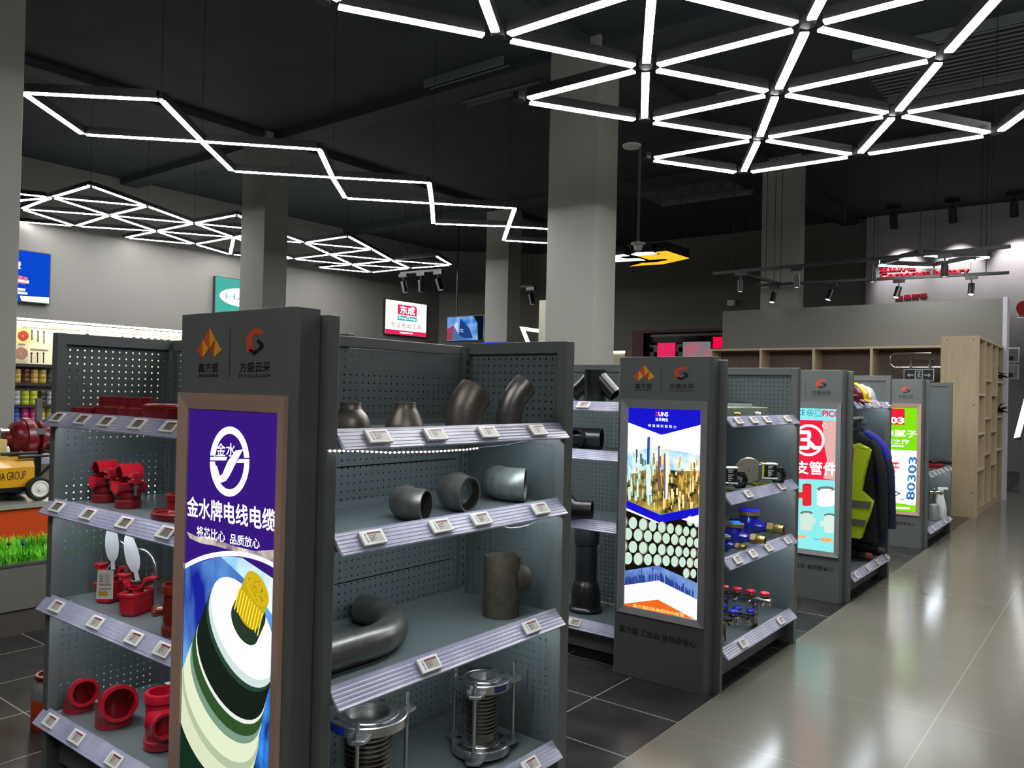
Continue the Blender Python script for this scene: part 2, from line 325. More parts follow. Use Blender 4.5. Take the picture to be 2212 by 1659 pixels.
def gondola(y0, label, right, left, L=1.23, peg=True, top=1.725):
    t = thing('gondola', label, 'shelving unit', (-1.65, y0, 0))
    X0, X1, Y0, Y1 = -.495, -.03, .118, L-.05
    MB().box(-.62, -.012, .085, .118, 0, top).build('end_panel', M_gon, t, 0, .004)
    # aisle bay: spine boards, slotted posts, divider
    zs = [right[-1], .46, .86, 1.26, 1.672]
    for a, b in zip(zs, zs[1:]): MB().box(X0-.002, X0, Y0, Y1, a+.002, b-.002).build('back_board', M_pegY if peg else M_shelf, t, 0)
    MB().box(X0-.045, X0-.042, Y0, Y1, .05, 1.6).build('inner_sheet', M_black, t, 0)  # added black sheet, hidden behind the boards so the peg holes read dark
    MB().box(X0-.02, X0+.004, Y0, Y1, 1.675, top-.012).build('top_rail', M_gon, t, 0, .003)
    for yy in (Y0, Y1-.03):
        o = MB().box(X0, X0+.022, yy, yy+.03, right[-1], top-.02).build('slotted_post', M_gon, t, 0)
        m = MB()
        z = right[-1]+.04
        while z < top-.06: m.box(X0+.0225, X0+.0228, yy+.010, yy+.014, z, z+.022); m.box(X0+.0225, X0+.0228, yy+.018, yy+.022, z, z+.022); z += .034
        tag(m.build('slots', M_black, o, 0), kind='stuff')
    d = MB().box(-.515, -.505, Y1, L, 0, top).box(-.042, 0, Y1-.004, L, 0, top).box(-.505, -.042, Y1-.004, L, top-.045, top).box(-.505, -.042, Y1, L, 0, .1).box(-.505, -.042, L-.006, L, .1, top-.045)
    dv = d.build('divider_frame', M_gon, t, 0, .002)
    MB().box(-.505, -.042, Y1+.006, Y1+.009, .1, top-.045).build('divider_board', M_pegX if peg else M_shelf, dv, 0)
    def shelf(s, base):
        o = MB().box(X0+.024, X1, Y0+.004, Y1-.006, s-.004, s).box(X1-.004, X1, Y0+.004, Y1-.006, s-.036, s).box(X0+.024, X0+.028, Y0+.004, Y1-.006, s, s+.02).build('base_deck' if base else 'shelf', M_shelf, t, 0)
        pr = [(x-.03+.004, z) for x, z in rail_profile(s)]
        MB().prism([(x, Y0+.0, z) for x, z in pr], (0, Y1-Y0-.002, 0)).build('price_rail', M_rail, o, 0)
        return o
    for i, s in enumerate(right):
        o = shelf(s, i == len(right)-1)
        if i < len(right)-1: MB().box(X1-.05, X1-.038, Y0+.03, Y1-.03, s-.009, s-.005).build('light_strip', M_strip, o, 0)
    s = right[-1]
    MB().box(-.075, -.07, Y0, Y1, .04, s-.02).box(-.06, -.055, Y0, Y1, s-.06, s-.004).build('kick_plate', M_gon, t, 0)
    MB().box(-.6, -.09, Y0, Y1, 0.0, .04).build('plinth', M_black, t, 0)
    # cross-aisle bay
    if left:
        A0, A1, B0, B1 = -1.71, -.62, .1, .58
        f = MB().box(A0, A0+.045, B0, B0+.035, 0, top).box(A0, A0+.045, B1-.02, B1, 0, top).box(A0+.001, A0+.044, B0+.034, B1-.019, top-.045, top-.001).box(A0+.001, A0+.044, B0+.034, B1-.019, .001, .1).build('side_frame', M_gon, t, 0, .002)
        MB().box(A0+.03, A0+.033, B0+.03, B1-.02, .1, top-.045).build('side_board', M_pegY, f, 0)
        MB().box(A0+.045, X0-.02, B1, B1+.003, left[-1], top-.05).build('back_board', M_pegX, t, 0)
        MB().box(A0, X0-.02, B1-.004, B1+.03, top-.05, top).build('top_rail', M_gon, t, 0, .003)
        o = MB().box(A0+.045, A0+.075, B1-.022, B1, left[-1], top-.05).build('slotted_post', M_gon, t, 0)
        m = MB(); z = left[-1]+.04
        while z < top-.1: m.box(A0+.055, A0+.059, B1-.0228, B1-.0225, z, z+.022); z += .034
        tag(m.build('slots', M_black, o, 0), kind='stuff')
        MB().box(A1-.004, A1, B0+.02, B1, left[-1], top-.05).build('inner_side', M_shelf, t, 0)
        for i, s in enumerate(left):
            o = MB().box(A0+.05, A1-.006, B0+.012, B1-.024, s-.004, s).box(A0+.05, A1-.006, B0+.012, B0+.016, s-.036, s).build('base_deck' if i == len(left)-1 else 'shelf', M_shelf, t, 0)
            MB().prism([(A0+.01, B0+.012-x-.004, z) for x, z in rail_profile(s)], (A1-A0-.012, 0, 0)).build('price_rail', M_rail, o, 0)
            if i < len(left)-1: MB().box(A0+.1, A1-.05, B0+.024, B0+.036, s-.009, s-.005).build('light_strip', M_strip, o, 0)
        s = left[-1]
        MB().box(A0+.045, A1, B0+.05, B0+.055, .04, s-.02).build('kick_plate', M_gon, t, 0)
        MB().box(A0+.05, A1, B0+.07, B1, 0, .04).build('plinth', M_black, t, 0)
    return t
GON = [gondola(1.28, 'nearest dark grey steel shelving unit holding red fittings and black steel elbows', (1.405, 1.127, .72, .235), (1.4, 1.06, .685, .245)),
       gondola(3.87, 'second dark grey shelving unit holding blue water meters beside the city poster', (1.413, 1.01, .672, .205), (1.472, 1.19, .785, .2), 1.24),
       gondola(6.27, 'third dark grey shelving unit with safety helmets and hanging work clothes', (1.505, .195), (1.4, 1.06, .68, .2), 1.28, top=1.75),
       gondola(9.17, 'farthest dark grey shelving unit beside the green poster stand', (.775, .19), (1.4, 1.06, .68, .2), 1.4, peg=False, top=1.76)]
# ---------------------------------------------------------------- poster stands in front of the gondolas
M_silver = pbr('brushed_silver_frame', rgb(186, 186, 190), .26, .55, noise=.1, scale=2)
M_warm_refl = pbr('bronze_frame', rgb(216, 180, 160), .3, .35, noise=.1, scale=2)  # warm reflections on the frame put into its base colour
M_print = pbr('black_print', rgb(18, 18, 18), .5); M_org = pbr('orange_print', rgb(205, 84, 34), .5); M_org2 = pbr('dark_orange_print', rgb(170, 84, 30), .5); M_yel = pbr('golden_print', rgb(222, 160, 48), .5); M_red2 = pbr('red_orange_print', rgb(206, 74, 46), .5)
def crop(ox, oy, sc): return lambda x, y: (ox+x/sc, oy+y/sc)
C2 = crop(1220, 740, 3.95)
def hx(x, y, k=1):                              # header print, measured on the second stand: local point
    p = ony(*C2(x, y), 3.87); return Vector((p.x+1.65, -.0006*k, p.z))
def stand(y0, label, frame, top=1.74):
    t = thing('poster_stand', label, 'lightbox sign', (-1.65, y0, 0))
    MB().prism([(x, y, 0) for x, y in ((-.605, .018), (-.59, 0), (-.065, 0), (-.05, .018), (-.05, .082), (-.605, .082))], (0, 0, top)).build('cabinet', M_gon, t, 0, .002)
    f = MB(); o = (-.574, -.068, .344, 1.508); i = (-.532, -.104, .378, 1.463)
    def pt(q, k): return [(q[0], q[2]), (q[1], q[2]), (q[1], q[3]), (q[0], q[3])][k]
    for k in range(4):
        n = (k+1) % 4; a, b, c, d = pt(o, k), pt(o, n), pt(i, n), pt(i, k)
        f.add([(a[0], 0, a[1]), (b[0], 0, b[1]), (c[0], 0, c[1]), (d[0], 0, d[1]), (a[0], -.016, a[1]), (b[0], -.016, b[1]), (c[0], -.008, c[1]), (d[0], -.008, d[1])], ((0, 1, 2, 3), (7, 6, 5, 4), (0, 4, 5, 1), (1, 5, 6, 2), (2, 6, 7, 3), (3, 7, 4, 0)))
    f.build('snap_frame', frame, t, 0)
    lg = MB()
    for pts, m in (([(680, 190), (587, 293), (632, 325), (678, 283)], M_org), ([(680, 190), (768, 293), (712, 325), (680, 283)], M_org2)):
        MB().poly([hx(*p) for p in pts]).build('logo', m, t, 0)
    y = MB()
    for pts in ([(632, 243), (674, 284), (632, 325)], [(680, 190), (722, 243), (680, 283)], [(722, 243), (768, 293), (712, 325)]): y.poly([hx(*p, 2) for p in pts])
    y.build('logo', M_yel, t, 0)
    MB().poly([hx(*p) for p in [(935, 238), (995, 200), (1055, 215), (1040, 234), (1000, 228), (976, 244), (976, 262), (992, 286), (985, 304), (940, 309)]]).build('emblem', M_red2, t, 0)
    k = MB().poly([hx(*p) for p in [(957, 300), (962, 290), (990, 302), (1020, 292), (1028, 277), (1005, 262), (1018, 250), (1055, 270), (1055, 290), (990, 323)]])
    k.build('emblem', M_print, t, 0)
    MB().poly([hx(*p) for p in [(824, 200), (827, 200), (824, 418), (821, 418)]]).build('divider_line', M_print, t, 0)
    for body, q, of in (('鑫方盛', ((600, 391), (742, 391), (602, 349)), .01), ('XINFANGSHENG', ((600, 412), (742, 412), (600, 399)), .02), ('方盛云采', ((893, 394), (1102, 395), (893, 350)), .01), ('FSYUNCAI.COM', ((890, 417), (1102, 418), (890, 404)), .01)):
        text(MB(), body, [hx(*p) for p in q], of).build('header_lettering', M_print, t, 0)
    text(MB(), '鑫方盛 工业品 省钱更省心', [(-.561, -.0006, .232), (-.108, -.0006, .232), (-.561, -.0006, .268)], .014).build('slogan_lettering', M_print, t, 0)
    return t
ST = [stand(1.28, 'nearest poster stand, purple backlit poster of a copper cable', M_warm_refl),
      stand(3.87, 'second poster stand, blue and white backlit poster of a city and pipes', M_silver),
      stand(6.27, 'third poster stand, red and turquoise backlit poster of pipe fittings', M_silver, 1.755),
      stand(9.17, 'farthest poster stand, green backlit poster with a red square', M_warm_refl, 1.765)]
class Poster:                                   # flat backlit print built up from cut shapes on the screen plane
    def __init__(s, t, base, y0):
        s.t, s.y = t, y0; s.n = 0
        s.root = MB().box(-.53, -.106, -.0035, -.003, .38, 1.461).build('poster', base, t, 0)
    def pt(s, x, y): p = ony(x, y, s.y); return Vector((p.x+1.65, -.0038-.0001*s.n, p.z))
    def clip(s, P):                             # keep the print inside the screen
        for ax, lim, sg in ((0, -.53, 1), (0, -.106, -1), (2, .38, 1), (2, 1.461, -1)):
            Q = []
            for i in range(len(P)):
                a, b = P[i-1], P[i]; da, db = sg*(a[ax]-lim), sg*(b[ax]-lim)
                if (da < 0) != (db < 0): Q.append(a+(b-a)*(da/(da-db)))
                if db >= 0: Q.append(b)
            P = Q
            if len(P) < 3: return None
        return P
    def shapes(s, name, mat, polys):
        s.n += 1; m = MB()
        for P in polys:
            P = s.clip([s.pt(*p) for p in P])
            if P: m.poly(P)
        if m.v: m.build(name, mat, s.root, 0)
    def words(s, mat, items, name='poster_lettering'):
        s.n += 1
        for body, a, b, c, of in items: text(MB(), body, (s.pt(*a), s.pt(*b), s.pt(*c)), of).build(name, mat, s.root, 0)
def ell(cx, cy, a, b, rot=0, n=40, t0=0, t1=360):
    r = math.radians(rot); c, s_ = math.cos(r), math.sin(r); P = []
    for i in range(n+(t1-t0 < 360)):
        t = math.radians(t0+(t1-t0)*i/n); x, y = a*math.cos(t), b*math.sin(t); P.append((cx+x*c-y*s_, cy+x*s_+y*c))
    return P
def hull(P):
    P = sorted(set(P))
    def half(Q):
        h = []
        for p in Q:
            while len(h) > 1 and (h[-1][0]-h[-2][0])*(p[1]-h[-2][1])-(h[-1][1]-h[-2][1])*(p[0]-h[-2][0]) <= 0: h.pop()
            h.append(p)
        return h[:-1]
    return half(P)+half(P[::-1])
def band(P, Q): return [[P[i], P[i+1], Q[i+1], Q[i]] for i in range(len(P)-1)]
WH = ink(255, 255, 255, 1.25)
# --- purple cable poster
p = Poster(ST[0], ink(54, 24, 122), 1.28)
c3, c4 = crop(370, 640, 3.072), crop(370, 1120, 3.078)
def m3(P): return [c3(*q) for q in P]
def m4(P): return [c4(*q) for q in P]
p.shapes('poster_picture', emi_noise('cloudy_blue_print', rgb(26, 34, 150), rgb(120, 190, 250), 1., 5, (1, 1, .35)), [m4([(60, 330), (400, 230), (720, 420), (720, 1800), (60, 1800)])])
p.shapes('poster_picture', emi_noise('cream_cloud_print', rgb(120, 96, 120), rgb(232, 226, 205), 1., 14), [m4([(110, 85), (180, 120), (260, 120), (420, 180), (560, 215), (720, 205), (720, 300), (620, 290), (520, 250), (420, 215), (300, 180), (210, 165), (130, 130)])])
p.shapes('poster_picture', emi_noise('white_glow_print', rgb(120, 190, 250), rgb(255, 255, 255), 1.1, 5), [m4([(330, 245), (480, 260), (720, 420), (720, 700), (560, 460)])])
o1 = ell(400, 760, 560, 545, 0, 40, 200, 345); o2 = ell(400, 765, 545, 518, 0, 40, 200, 345)
p.shapes('poster_picture', WH, [m4(q) for q in band(o1, o2)])
p.shapes('poster_picture', emi_noise('waterfall_print', rgb(14, 26, 120), rgb(60, 150, 245), 1., 26, (1, 1, .4)), [m4([(540, 1000), (720, 1000), (720, 1800), (420, 1800), (460, 1350)])])
R0 = 66
def tubeseg(ca, a, b, cb, k=1.): return hull([(round(x, 1), round(y, 1)) for x, y in ell(*ca, a, b, R0)+ell(*cb, a*k, b*k, R0)])
for col, ca, a, b, cb, k in (((20, 44, 30), (300, 1480), 470, 215, (150, 1900), 1.1), ((214, 222, 190), (330, 1290), 430, 200, (300, 1380), 1.02), ((176, 190, 160), (345, 1250), 425, 196, (332, 1285), 1.),
                             ((222, 232, 200), (372, 1120), 405, 190, (340, 1230), 1.03), ((120, 150, 130), (380, 1080), 400, 188, (372, 1120), 1.), ((48, 80, 44), (405, 1000), 392, 184, (385, 1070), 1.02), ((228, 236, 224), (408, 985), 390, 183, (405, 1000), 1.),
                             ((24, 32, 26), (470, 790), 376, 176, (410, 975), 1.03), ((40, 70, 54), (478, 765), 372, 174, (466, 800), 1.01), ((206, 222, 220), (488, 742), 372, 172, (478, 775), 1.)):
    p.shapes('poster_picture', ink(*col), [m4(tubeseg(ca, a, b, cb, k))])
p.shapes('poster_picture', WH, [m4(ell(490, 728, 366, 168, R0))])
p.shapes('poster_picture', ink(38, 58, 44), [m4(tubeseg((548, 590), 150, 74, (500, 700), 1.))])
p.shapes('poster_picture', ink(196, 166, 20), [m4(tubeseg((582, 470), 132, 62, (520, 615), 1.))])
p.shapes('poster_picture', ink(250, 224, 70, 1.05), [m4([(480+i*17, 470+i*19), (486+i*17, 477+i*19), (446+i*17+6, 556+i*19+70), (440+i*17+6, 548+i*19+70)]) for i in range(-1, 9)])
p.shapes('poster_picture', ink(206, 176, 30), [m4(ell(582, 465, 128, 60, R0))])
rnd = random.Random(3)
p.shapes('poster_picture', ink(140, 112, 10), [m4(ell(582+u*math.cos(math.radians(R0))*118-v*math.sin(math.radians(R0))*52, 465+u*math.sin(math.radians(R0))*118+v*math.cos(math.radians(R0))*52, 4, 3, 0, 6)) for u, v in [(rnd.uniform(-.75, .75), rnd.uniform(-.65, .65)) for _ in range(60)]])
ro = ell(400, 1096, 131, 232, 0, 48); ri = ell(400, 1096, 97, 184, 0, 48)
lg = [m3(q) for q in band(ro[25:]+ro[:1], ri[25:]+ri[:1])]+[m3(q) for q in band(ro[:25], ri[:25])]
p.shapes('poster_logo', WH, lg+[m3([(272, 1066), (385, 1066), (376, 1088), (271, 1088)]), m3([(462, 1080), (528, 1080), (528, 1104), (445, 1104)])])
p.shapes('poster_logo', ink(54, 24, 122), [m3([(262, 1056), (300, 1056), (300, 1066), (262, 1066)]), m3([(262, 1088), (330, 1088), (330, 1096), (262, 1096)]), m3([(495, 1070), (535, 1070), (535, 1080), (495, 1080)])])
p.shapes('poster_logo', WH, [m3([(440, 1022), (490, 1016), (452, 1085), (400, 1190), (375, 1225), (335, 1238), (312, 1210), (300, 1170), (290, 1100), (318, 1130), (335, 1190), (352, 1180), (388, 1095)])])
p.words(WH, [('金水', c3(312, 1062), c3(440, 1062), c3(312, 975), .01), ('金水牌电线电缆', c3(120, 1455), c3(705, 1560), c3(120, 1325), .02), ('将芯比心', c3(182, 1592), c3(370, 1632), c3(182, 1520), .012), ('品质放心', c3(404, 1640), c3(600, 1676), c3(404, 1572), .012)])
# --- city poster
p = Poster(ST[1], WH, 3.87)
c7, c8 = crop(1220, 740, 3.95), crop(1220, 1120, 3.95)
def m7(P): return [c7(*q) for q in P]
def m8(P): return [c8(*q) for q in P]
BL = ink(24, 22, 200)
p.shapes('poster_picture', BL, [m7([(500, 530), (1170, 560), (1170, 700), (830, 788), (500, 665)])])
p.shapes('poster_picture', emi_noise('pale_skyline_print', rgb(130, 200, 235), rgb(255, 250, 225), 1.1, 10), [m7([(500, 945), (760, 890), (1170, 960), (1170, 1450), (830, 1480), (500, 1330)])])
p.shapes('poster_picture', emi_noise('city_ground_print', rgb(30, 40, 30), rgb(200, 170, 80), 1., 22), [m7([(500, 1150), (700, 1080), (1170, 1100), (1170, 1410), (820, 1465), (500, 1335)])])
rnd = random.Random(5); bs = {}
for i in range(190):
    x = rnd.uniform(498, 1160); y = rnd.uniform(1010, 1440); h = rnd.uniform(30, 120)*(1.1 if x < 900 else .8); wd = rnd.uniform(6, 16); f = (x-500)/650
    col = rnd.choice([(225, 240, 225), (150, 190, 160), (60, 90, 80)] if f < .4 else [(255, 240, 180), (225, 180, 80), (130, 90, 30), (250, 225, 140)])
    if y-h > 900 and y < 1330+(min(x, 820)-500)*.42: bs.setdefault(col, []).append(m7([(x, y), (x+wd, y), (x+wd, y-h), (x, y-h)]))
for col, Q in bs.items(): p.shapes('poster_picture', ink(*col), Q)
p.shapes('poster_picture', ink(40, 80, 190), [m7([(708, 810), (732, 800), (726, 1040), (704, 1040)])])
p.shapes('poster_picture', ink(210, 232, 240, 1.1), [m7([(704, 1040), (728, 1040), (745, 1300), (700, 1300)])])
p.shapes('poster_picture', ink(120, 90, 100), [m7([(800, 895), (812, 895), (815, 1010), (800, 1010)]), m7([(795, 1010), (815, 1010), (828, 1270), (800, 1270)]), m7(ell(808, 890, 11, 11, 0, 14)), m7([(850, 960), (862, 930), (868, 1330), (848, 1330)])])
p.shapes('poster_picture', ink(255, 250, 240, 1.15), [m7([(866, 930), (892, 960), (880, 1335), (862, 1335)])])
p.shapes('poster_picture', BL, [m7([(495, 1330), (820, 1468), (1150, 1405), (1150, 1480), (820, 1540), (495, 1395)])])
p.shapes('poster_picture', ink(20, 16, 14), [m8([(470, -95), (800, 40), (1160, -25), (1145, 560), (800, 400), (465, 452)])])
rim, inn = [], []
for r in range(8):
    n = 16; x = 455.
    for k in range(n):
        s_ = 1-.045*k; x += 92*s_; y = -78+r*104*(1-.0205*k)+k*14-(r % 2)*0; q = (x-(46 if r % 2 else 0)*s_, y)
        lim = 452-(min(q[0], 800)-470)*.157 if q[0] < 800 else 400+(q[0]-800)*.46
        up = -90+(q[0]-470)*.40 if q[0] < 800 else 40-(q[0]-800)*.19
        if q[1]+35 > lim or q[1]-20 < up or q[0] > 1140 or q[0] < 470: continue
        rim.append(m8(ell(q[0], q[1], 48*s_, 60*(1-.03*k), 0, 16))); inn.append(m8(ell(q[0]-5*s_, q[1], 38*s_, 53*(1-.03*k), 0, 16)))
p.shapes('poster_picture', ink(110, 88, 78), rim[::2]); p.shapes('poster_picture', ink(200, 228, 208), inn)
p.shapes('poster_picture', WH, [m8([(1000, 5), (1150, -32), (1150, 55)])])
p.shapes('poster_picture', emi_noise('blue_skyline_print', rgb(84, 116, 190), rgb(126, 160, 220), 1., 12), [m8([(465, 452), (800, 400), (1145, 555), (1140, 695), (805, 528), (465, 575)])])
sk = []
for i in range(60):
    x = rnd.uniform(480, 1125); b_ = 570-(x-480)*.13 if x < 805 else 530+(x-805)*.48; sk.append(m8([(x, b_), (x+rnd.uniform(8, 18), b_+2), (x+12, b_-rnd.uniform(30, 80)), (x, b_-rnd.uniform(30, 80))]))
p.shapes('poster_picture', ink(44, 66, 140), sk+[m8([(752, 530), (760, 530), (758, 405), (755, 405)]), m8(ell(756, 430, 8, 10, 0, 12)), m8([(655, 550), (665, 550), (662, 420), (658, 420)])])
p.shapes('poster_picture', WH, [m8([(465, 575), (805, 528), (1140, 695), (1140, 900), (465, 760)])])
p.shapes('poster_picture', ink(236, 104, 34), [m8([(480, 728), (800, 690), (1135, 870), (1100, 858), (470, 735)])])
p.words(WH, [('UNS', c7(806, 627), c7(886, 630), c7(806, 592), .03), ('泫氏铸业', c7(778, 670), c7(886, 674), c7(778, 640), .015), ('铸 造 诚 实 和 努 力', c7(715, 718), c7(955, 732), c7(715, 694), .005)])
p.words(ink(238, 34, 60), [('S', c7(780, 626), c7(803, 627), c7(780, 592), .03)])
p.words(ink(255, 226, 130), [('鑫方盛控股集团特约经销', c8(588, 752), c8(1020, 838), c8(588, 724), .015)])
# --- red and turquoise poster (its left part is behind the second gondola)
p = Poster(ST[2], ink(140, 232, 232), 6.27)
c9, c10 = crop(1710, 760, 5.529), crop(1710, 1020, 5.529)
def m9(P): return [c9(*q) for q in P]
def m10(P): return [c10(*q) for q in P]
RD = ink(236, 34, 66)
p.shapes('poster_picture', RD, [m9([(-400, 800), (590, 825), (590, 1540), (-400, 1490)])])
p.shapes('poster_picture', ink(226, 176, 170), [m9([(372, 815), (590, 825), (590, 1540), (380, 1515), (425, 1290), (385, 1080)])])
p.shapes('poster_logo', WH, [m9(q) for q in band(ell(205, 1055, 188, 190, 0, 40)+ell(205, 1055, 188, 190, 0, 40)[:1], ell(205, 1055, 160, 160, 0, 40)+ell(205, 1055, 160, 160, 0, 40)[:1])]+
         [m9(ell(392, 882, 27, 27, 0, 20))]+[m9([(80, 938), (215, 938), (235, 970), (235, 1020), (215, 1048), (262, 1092), (285, 1125), (350, 1125), (345, 1168), (262, 1168), (225, 1130), (215, 1160), (190, 1168), (80, 1168), (80, 1125), (190, 1122), (190, 1068), (110, 1066), (110, 1030), (190, 1026), (190, 984), (80, 982)])])
p.shapes('poster_logo', RD, [m9(ell(392, 882, 21, 21, 0, 20))])
p.words(WH, [('R', c9(384, 893), c9(402, 893), c9(384, 869), .01), ('沟槽支管件', c9(-270, 1440), c9(540, 1478), c9(-270, 1290), .02)])
p.words(ink(30, 90, 160), [('UL', c9(202, 742), c9(246, 742), c9(202, 705), .03), ('CE', c9(66, 756), c9(160, 758), c9(66, 690), .0)])
p.shapes('poster_logo', ink(30, 90, 160), [m9(q) for q in band(ell(224, 727, 38, 40, 0, 24)+ell(224, 727, 38, 40, 0, 24)[:1], ell(224, 727, 32, 34, 0, 24)+ell(224, 727, 32, 34, 0, 24)[:1])]+[m9(q) for q in band(ell(318, 732, 30, 32, 0, 24), ell(318, 732, 26, 28, 0, 24))]+
         [m9([(280, 690), (356, 692), (356, 696), (280, 694)]), m9([(280, 768), (356, 770), (356, 774), (280, 772)]), m9([(278, 690), (282, 690), (282, 772), (278, 772)]), m9([(353, 692), (357, 692), (357, 774), (353, 774)])])
p.words(ink(226, 60, 110), [('PICC', c9(374, 768), c9(574, 779), c9(374, 700), .05)])
def pipe_pic(x, y, w_, h, br, c_hi, c_lo):      # a printed pipe tee
    body = [(x-w_, y-h), (x+w_, y-h), (x+w_, y+h)]+ell(x, y+h, w_, w_*.3, 0, 10, 0, 180)+[(x-w_, y+h)]
    p.shapes('poster_picture', c_hi, [m10(body), m10([(x, y-h*.3), (x+br, y-h*.25), (x+br, y+h*.3), (x, y+h*.35)]), m10([(x+br*.85, y-h*.35), (x+br*1.05, y-h*.35), (x+br*1.05, y+h*.4), (x+br*.85, y+h*.4)])])
    p.shapes('poster_picture', c_lo, [m10(ell(x, y-h, w_, w_*.32, 0, 20))])
    p.shapes('poster_picture', c_hi, [m10(ell(x, y-h+w_*.14, w_*.7, w_*.16, 0, 20))])
pipe_pic(185, 270, 54, 118, -110, ink(226, 40, 50), ink(190, 24, 40)); pipe_pic(410, 290, 105, 90, 40, ink(238, 250, 248, 1.1), ink(110, 130, 128))
pipe_pic(180, 580, 74, 95, 108, ink(206, 228, 216), ink(96, 116, 110)); pipe_pic(455, 610, 66, 98, -105, ink(214, 234, 224), ink(96, 116, 110))
p.shapes('poster_picture', ink(245, 190, 150), [m10([(350, 775), (490, 785), (505, 835), (355, 830)]), m10([(60, 745), (175, 755), (185, 785), (60, 782)])])
p.words(ink(240, 150, 30), [('奖500', c10(358, 822), c10(474, 832), c10(358, 782), .02), ('奖18', c10(66, 778), c10(158, 786), c10(66, 748), .02)])
p.words(ink(40, 60, 160), [('一个漏水赔', c10(238, 800), c10(346, 810), c10(238, 786), .02)])
# --- green poster
p = Poster(ST[3], ink(130, 222, 20), 9.17)
c11 = crop(1890, 780, 4.047)
def m11(P): return [c11(*q) for q in P]
p.shapes('poster_picture', WH, [m11([(-60, 765), (378, 785), (372, 1200), (350, 1262), (-60, 1205)])])
p.shapes('poster_picture', ink(236, 34, 60), [m11([(60, 412), (255, 416), (262, 424), (260, 558), (60, 552)]), m11([(100, 882), (210, 886), (210, 938), (100, 934)])])
p.words(WH, [('303', c11(78, 540), c11(252, 545), c11(78, 490), .05), ('303', c11(118, 922), c11(206, 924), c11(118, 898), .04), ('净味腻子', c11(-20, 648), c11(368, 668), c11(-20, 590), .022), ('创新之作', c11(20, 720), c11(298, 728), c11(20, 678), .018)])
p.shapes('poster_print', WH, [m11([(110, 732), (252, 737), (252, 750), (110, 745)]), m11([(100, 1268), (305, 1278), (305, 1294), (100, 1284)])])
p.words(ink(90, 120, 130), [('净', c11(148, 985), c11(186, 986), c11(148, 950), 0), ('味', c11(148, 1030), c11(184, 1031), c11(148, 995), 0), ('腻', c11(148, 1075), c11(182, 1076), c11(148, 1040), 0), ('子', c11(148, 1118), c11(180, 1119), c11(148, 1084), 0)])
p.words(emi_noise('blue_number_print', rgb(40, 150, 200), rgb(70, 80, 170), 1., 30), [('80303', c11(345, 1212), c11(368, 842), c11(276, 1208), .03)])
p.shapes('poster_picture', ink(50, 60, 66), [m11([(150, 1120), (228, 1158), (222, 1166), (150, 1132)]), m11([(222, 1160), (170, 1185), (168, 1178), (214, 1156)]), m11([(262, 1192), (345, 1200), (345, 1207), (262, 1200)]), m11([(224, 1210), (248, 1200), (252, 1208), (228, 1216)])])
# ---------------------------------------------------------------- goods on the nearest gondola
M_iron = pbr('mill_black_steel', rgb(122, 115, 106), .4, .6, noise=.4, scale=14, bump=.08)
M_iron2 = pbr('oiled_grey_steel', rgb(128, 126, 122), .36, .75, noise=.4, scale=18, bump=.05)
M_edge = pbr('machined_steel_edge', rgb(190, 190, 186), .3, 1.)
M_zinc = pbr('bright_zinc_steel', rgb(200, 202, 204), .3, 1., noise=.15, scale=20)
M_bell = pbr('satin_stainless', rgb(150, 147, 138), .3, 1.)
M_red = pbr('glossy_red_paint', rgb(168, 18, 36), .28, 0, noise=.12, scale=9, coat=.3)
M_redd = pbr('dark_red_paint', rgb(120, 16, 26), .32, 0, noise=.15, scale=9, coat=.2)
M_brn = pbr('brown_red_varnish', rgb(112, 32, 18), .2, 0, coat=.5)
M_white = pbr('white_plastic', rgb(232, 232, 226), .4)
M_paper = pbr('white_paper', rgb(226, 222, 212), .7)
M_rub = pbr('black_rubber', rgb(26, 26, 28), .55)
V = Vector
def place(mb, name, mat, label, cat, loc, smooth=40, group=None):
    o = mb.shift(loc).build(name, mat, smooth=smooth, loc=loc); return tag(o, label, cat, group)
def bend(P, d1, d2, R, ang, lead=0., n=14, tail=0.):   # centre line: from P along d1, turning towards d2
    P, d1, d2 = V(P), V(d1).normalized(), V(d2).normalized(); a = P+d1*lead
    pts = ([P] if lead else [])+[a+d2*R*(1-math.cos(t))+d1*R*math.sin(t) for t in [math.radians(ang)*i/n for i in range(n+1)]]
    if tail: t = math.radians(ang); pts.append(pts[-1]+(d1*math.cos(t)+d2*math.sin(t))*tail)
    return pts
RT = V((.791, .612, 0))                         # across the sight line
# top shelf, aisle side
s = 1.405
def reducer(x, y, prof, label):
    inner = [(r-.006, z) for r, z in prof[::-1]]
    o = place(MB().lathe([(r, z) for r, z in prof]+inner, 36, Matrix.Translation((x, y, s)), closed=True), 'pipe_reducer', M_iron, label, 'pipe fitting', V((x, y, s)))
    r, z = prof[-1]; MB().lathe([(r-.0055, z+.0004), (r-.0005, z+.0004), (r-.0005, z-.003), (r-.0055, z-.003)], 36, closed=True).build('machined_lip', M_edge, o)
reducer(-1.80, 1.56, [(.058, 0), (.058, .014), (.0555, .03), (.047, .05), (.036, .062), (.031, .068), (.030, .086)], 'dark steel reducer with rounded shoulders on top shelf, nearest the purple poster')
reducer(-1.823, 1.804, [(.062, 0), (.0625, .012), (.059, .02), (.048, .045), (.037, .064), (.034, .07), (.033, .086)], 'dark steel cone shaped reducer on top shelf, second from the purple poster')
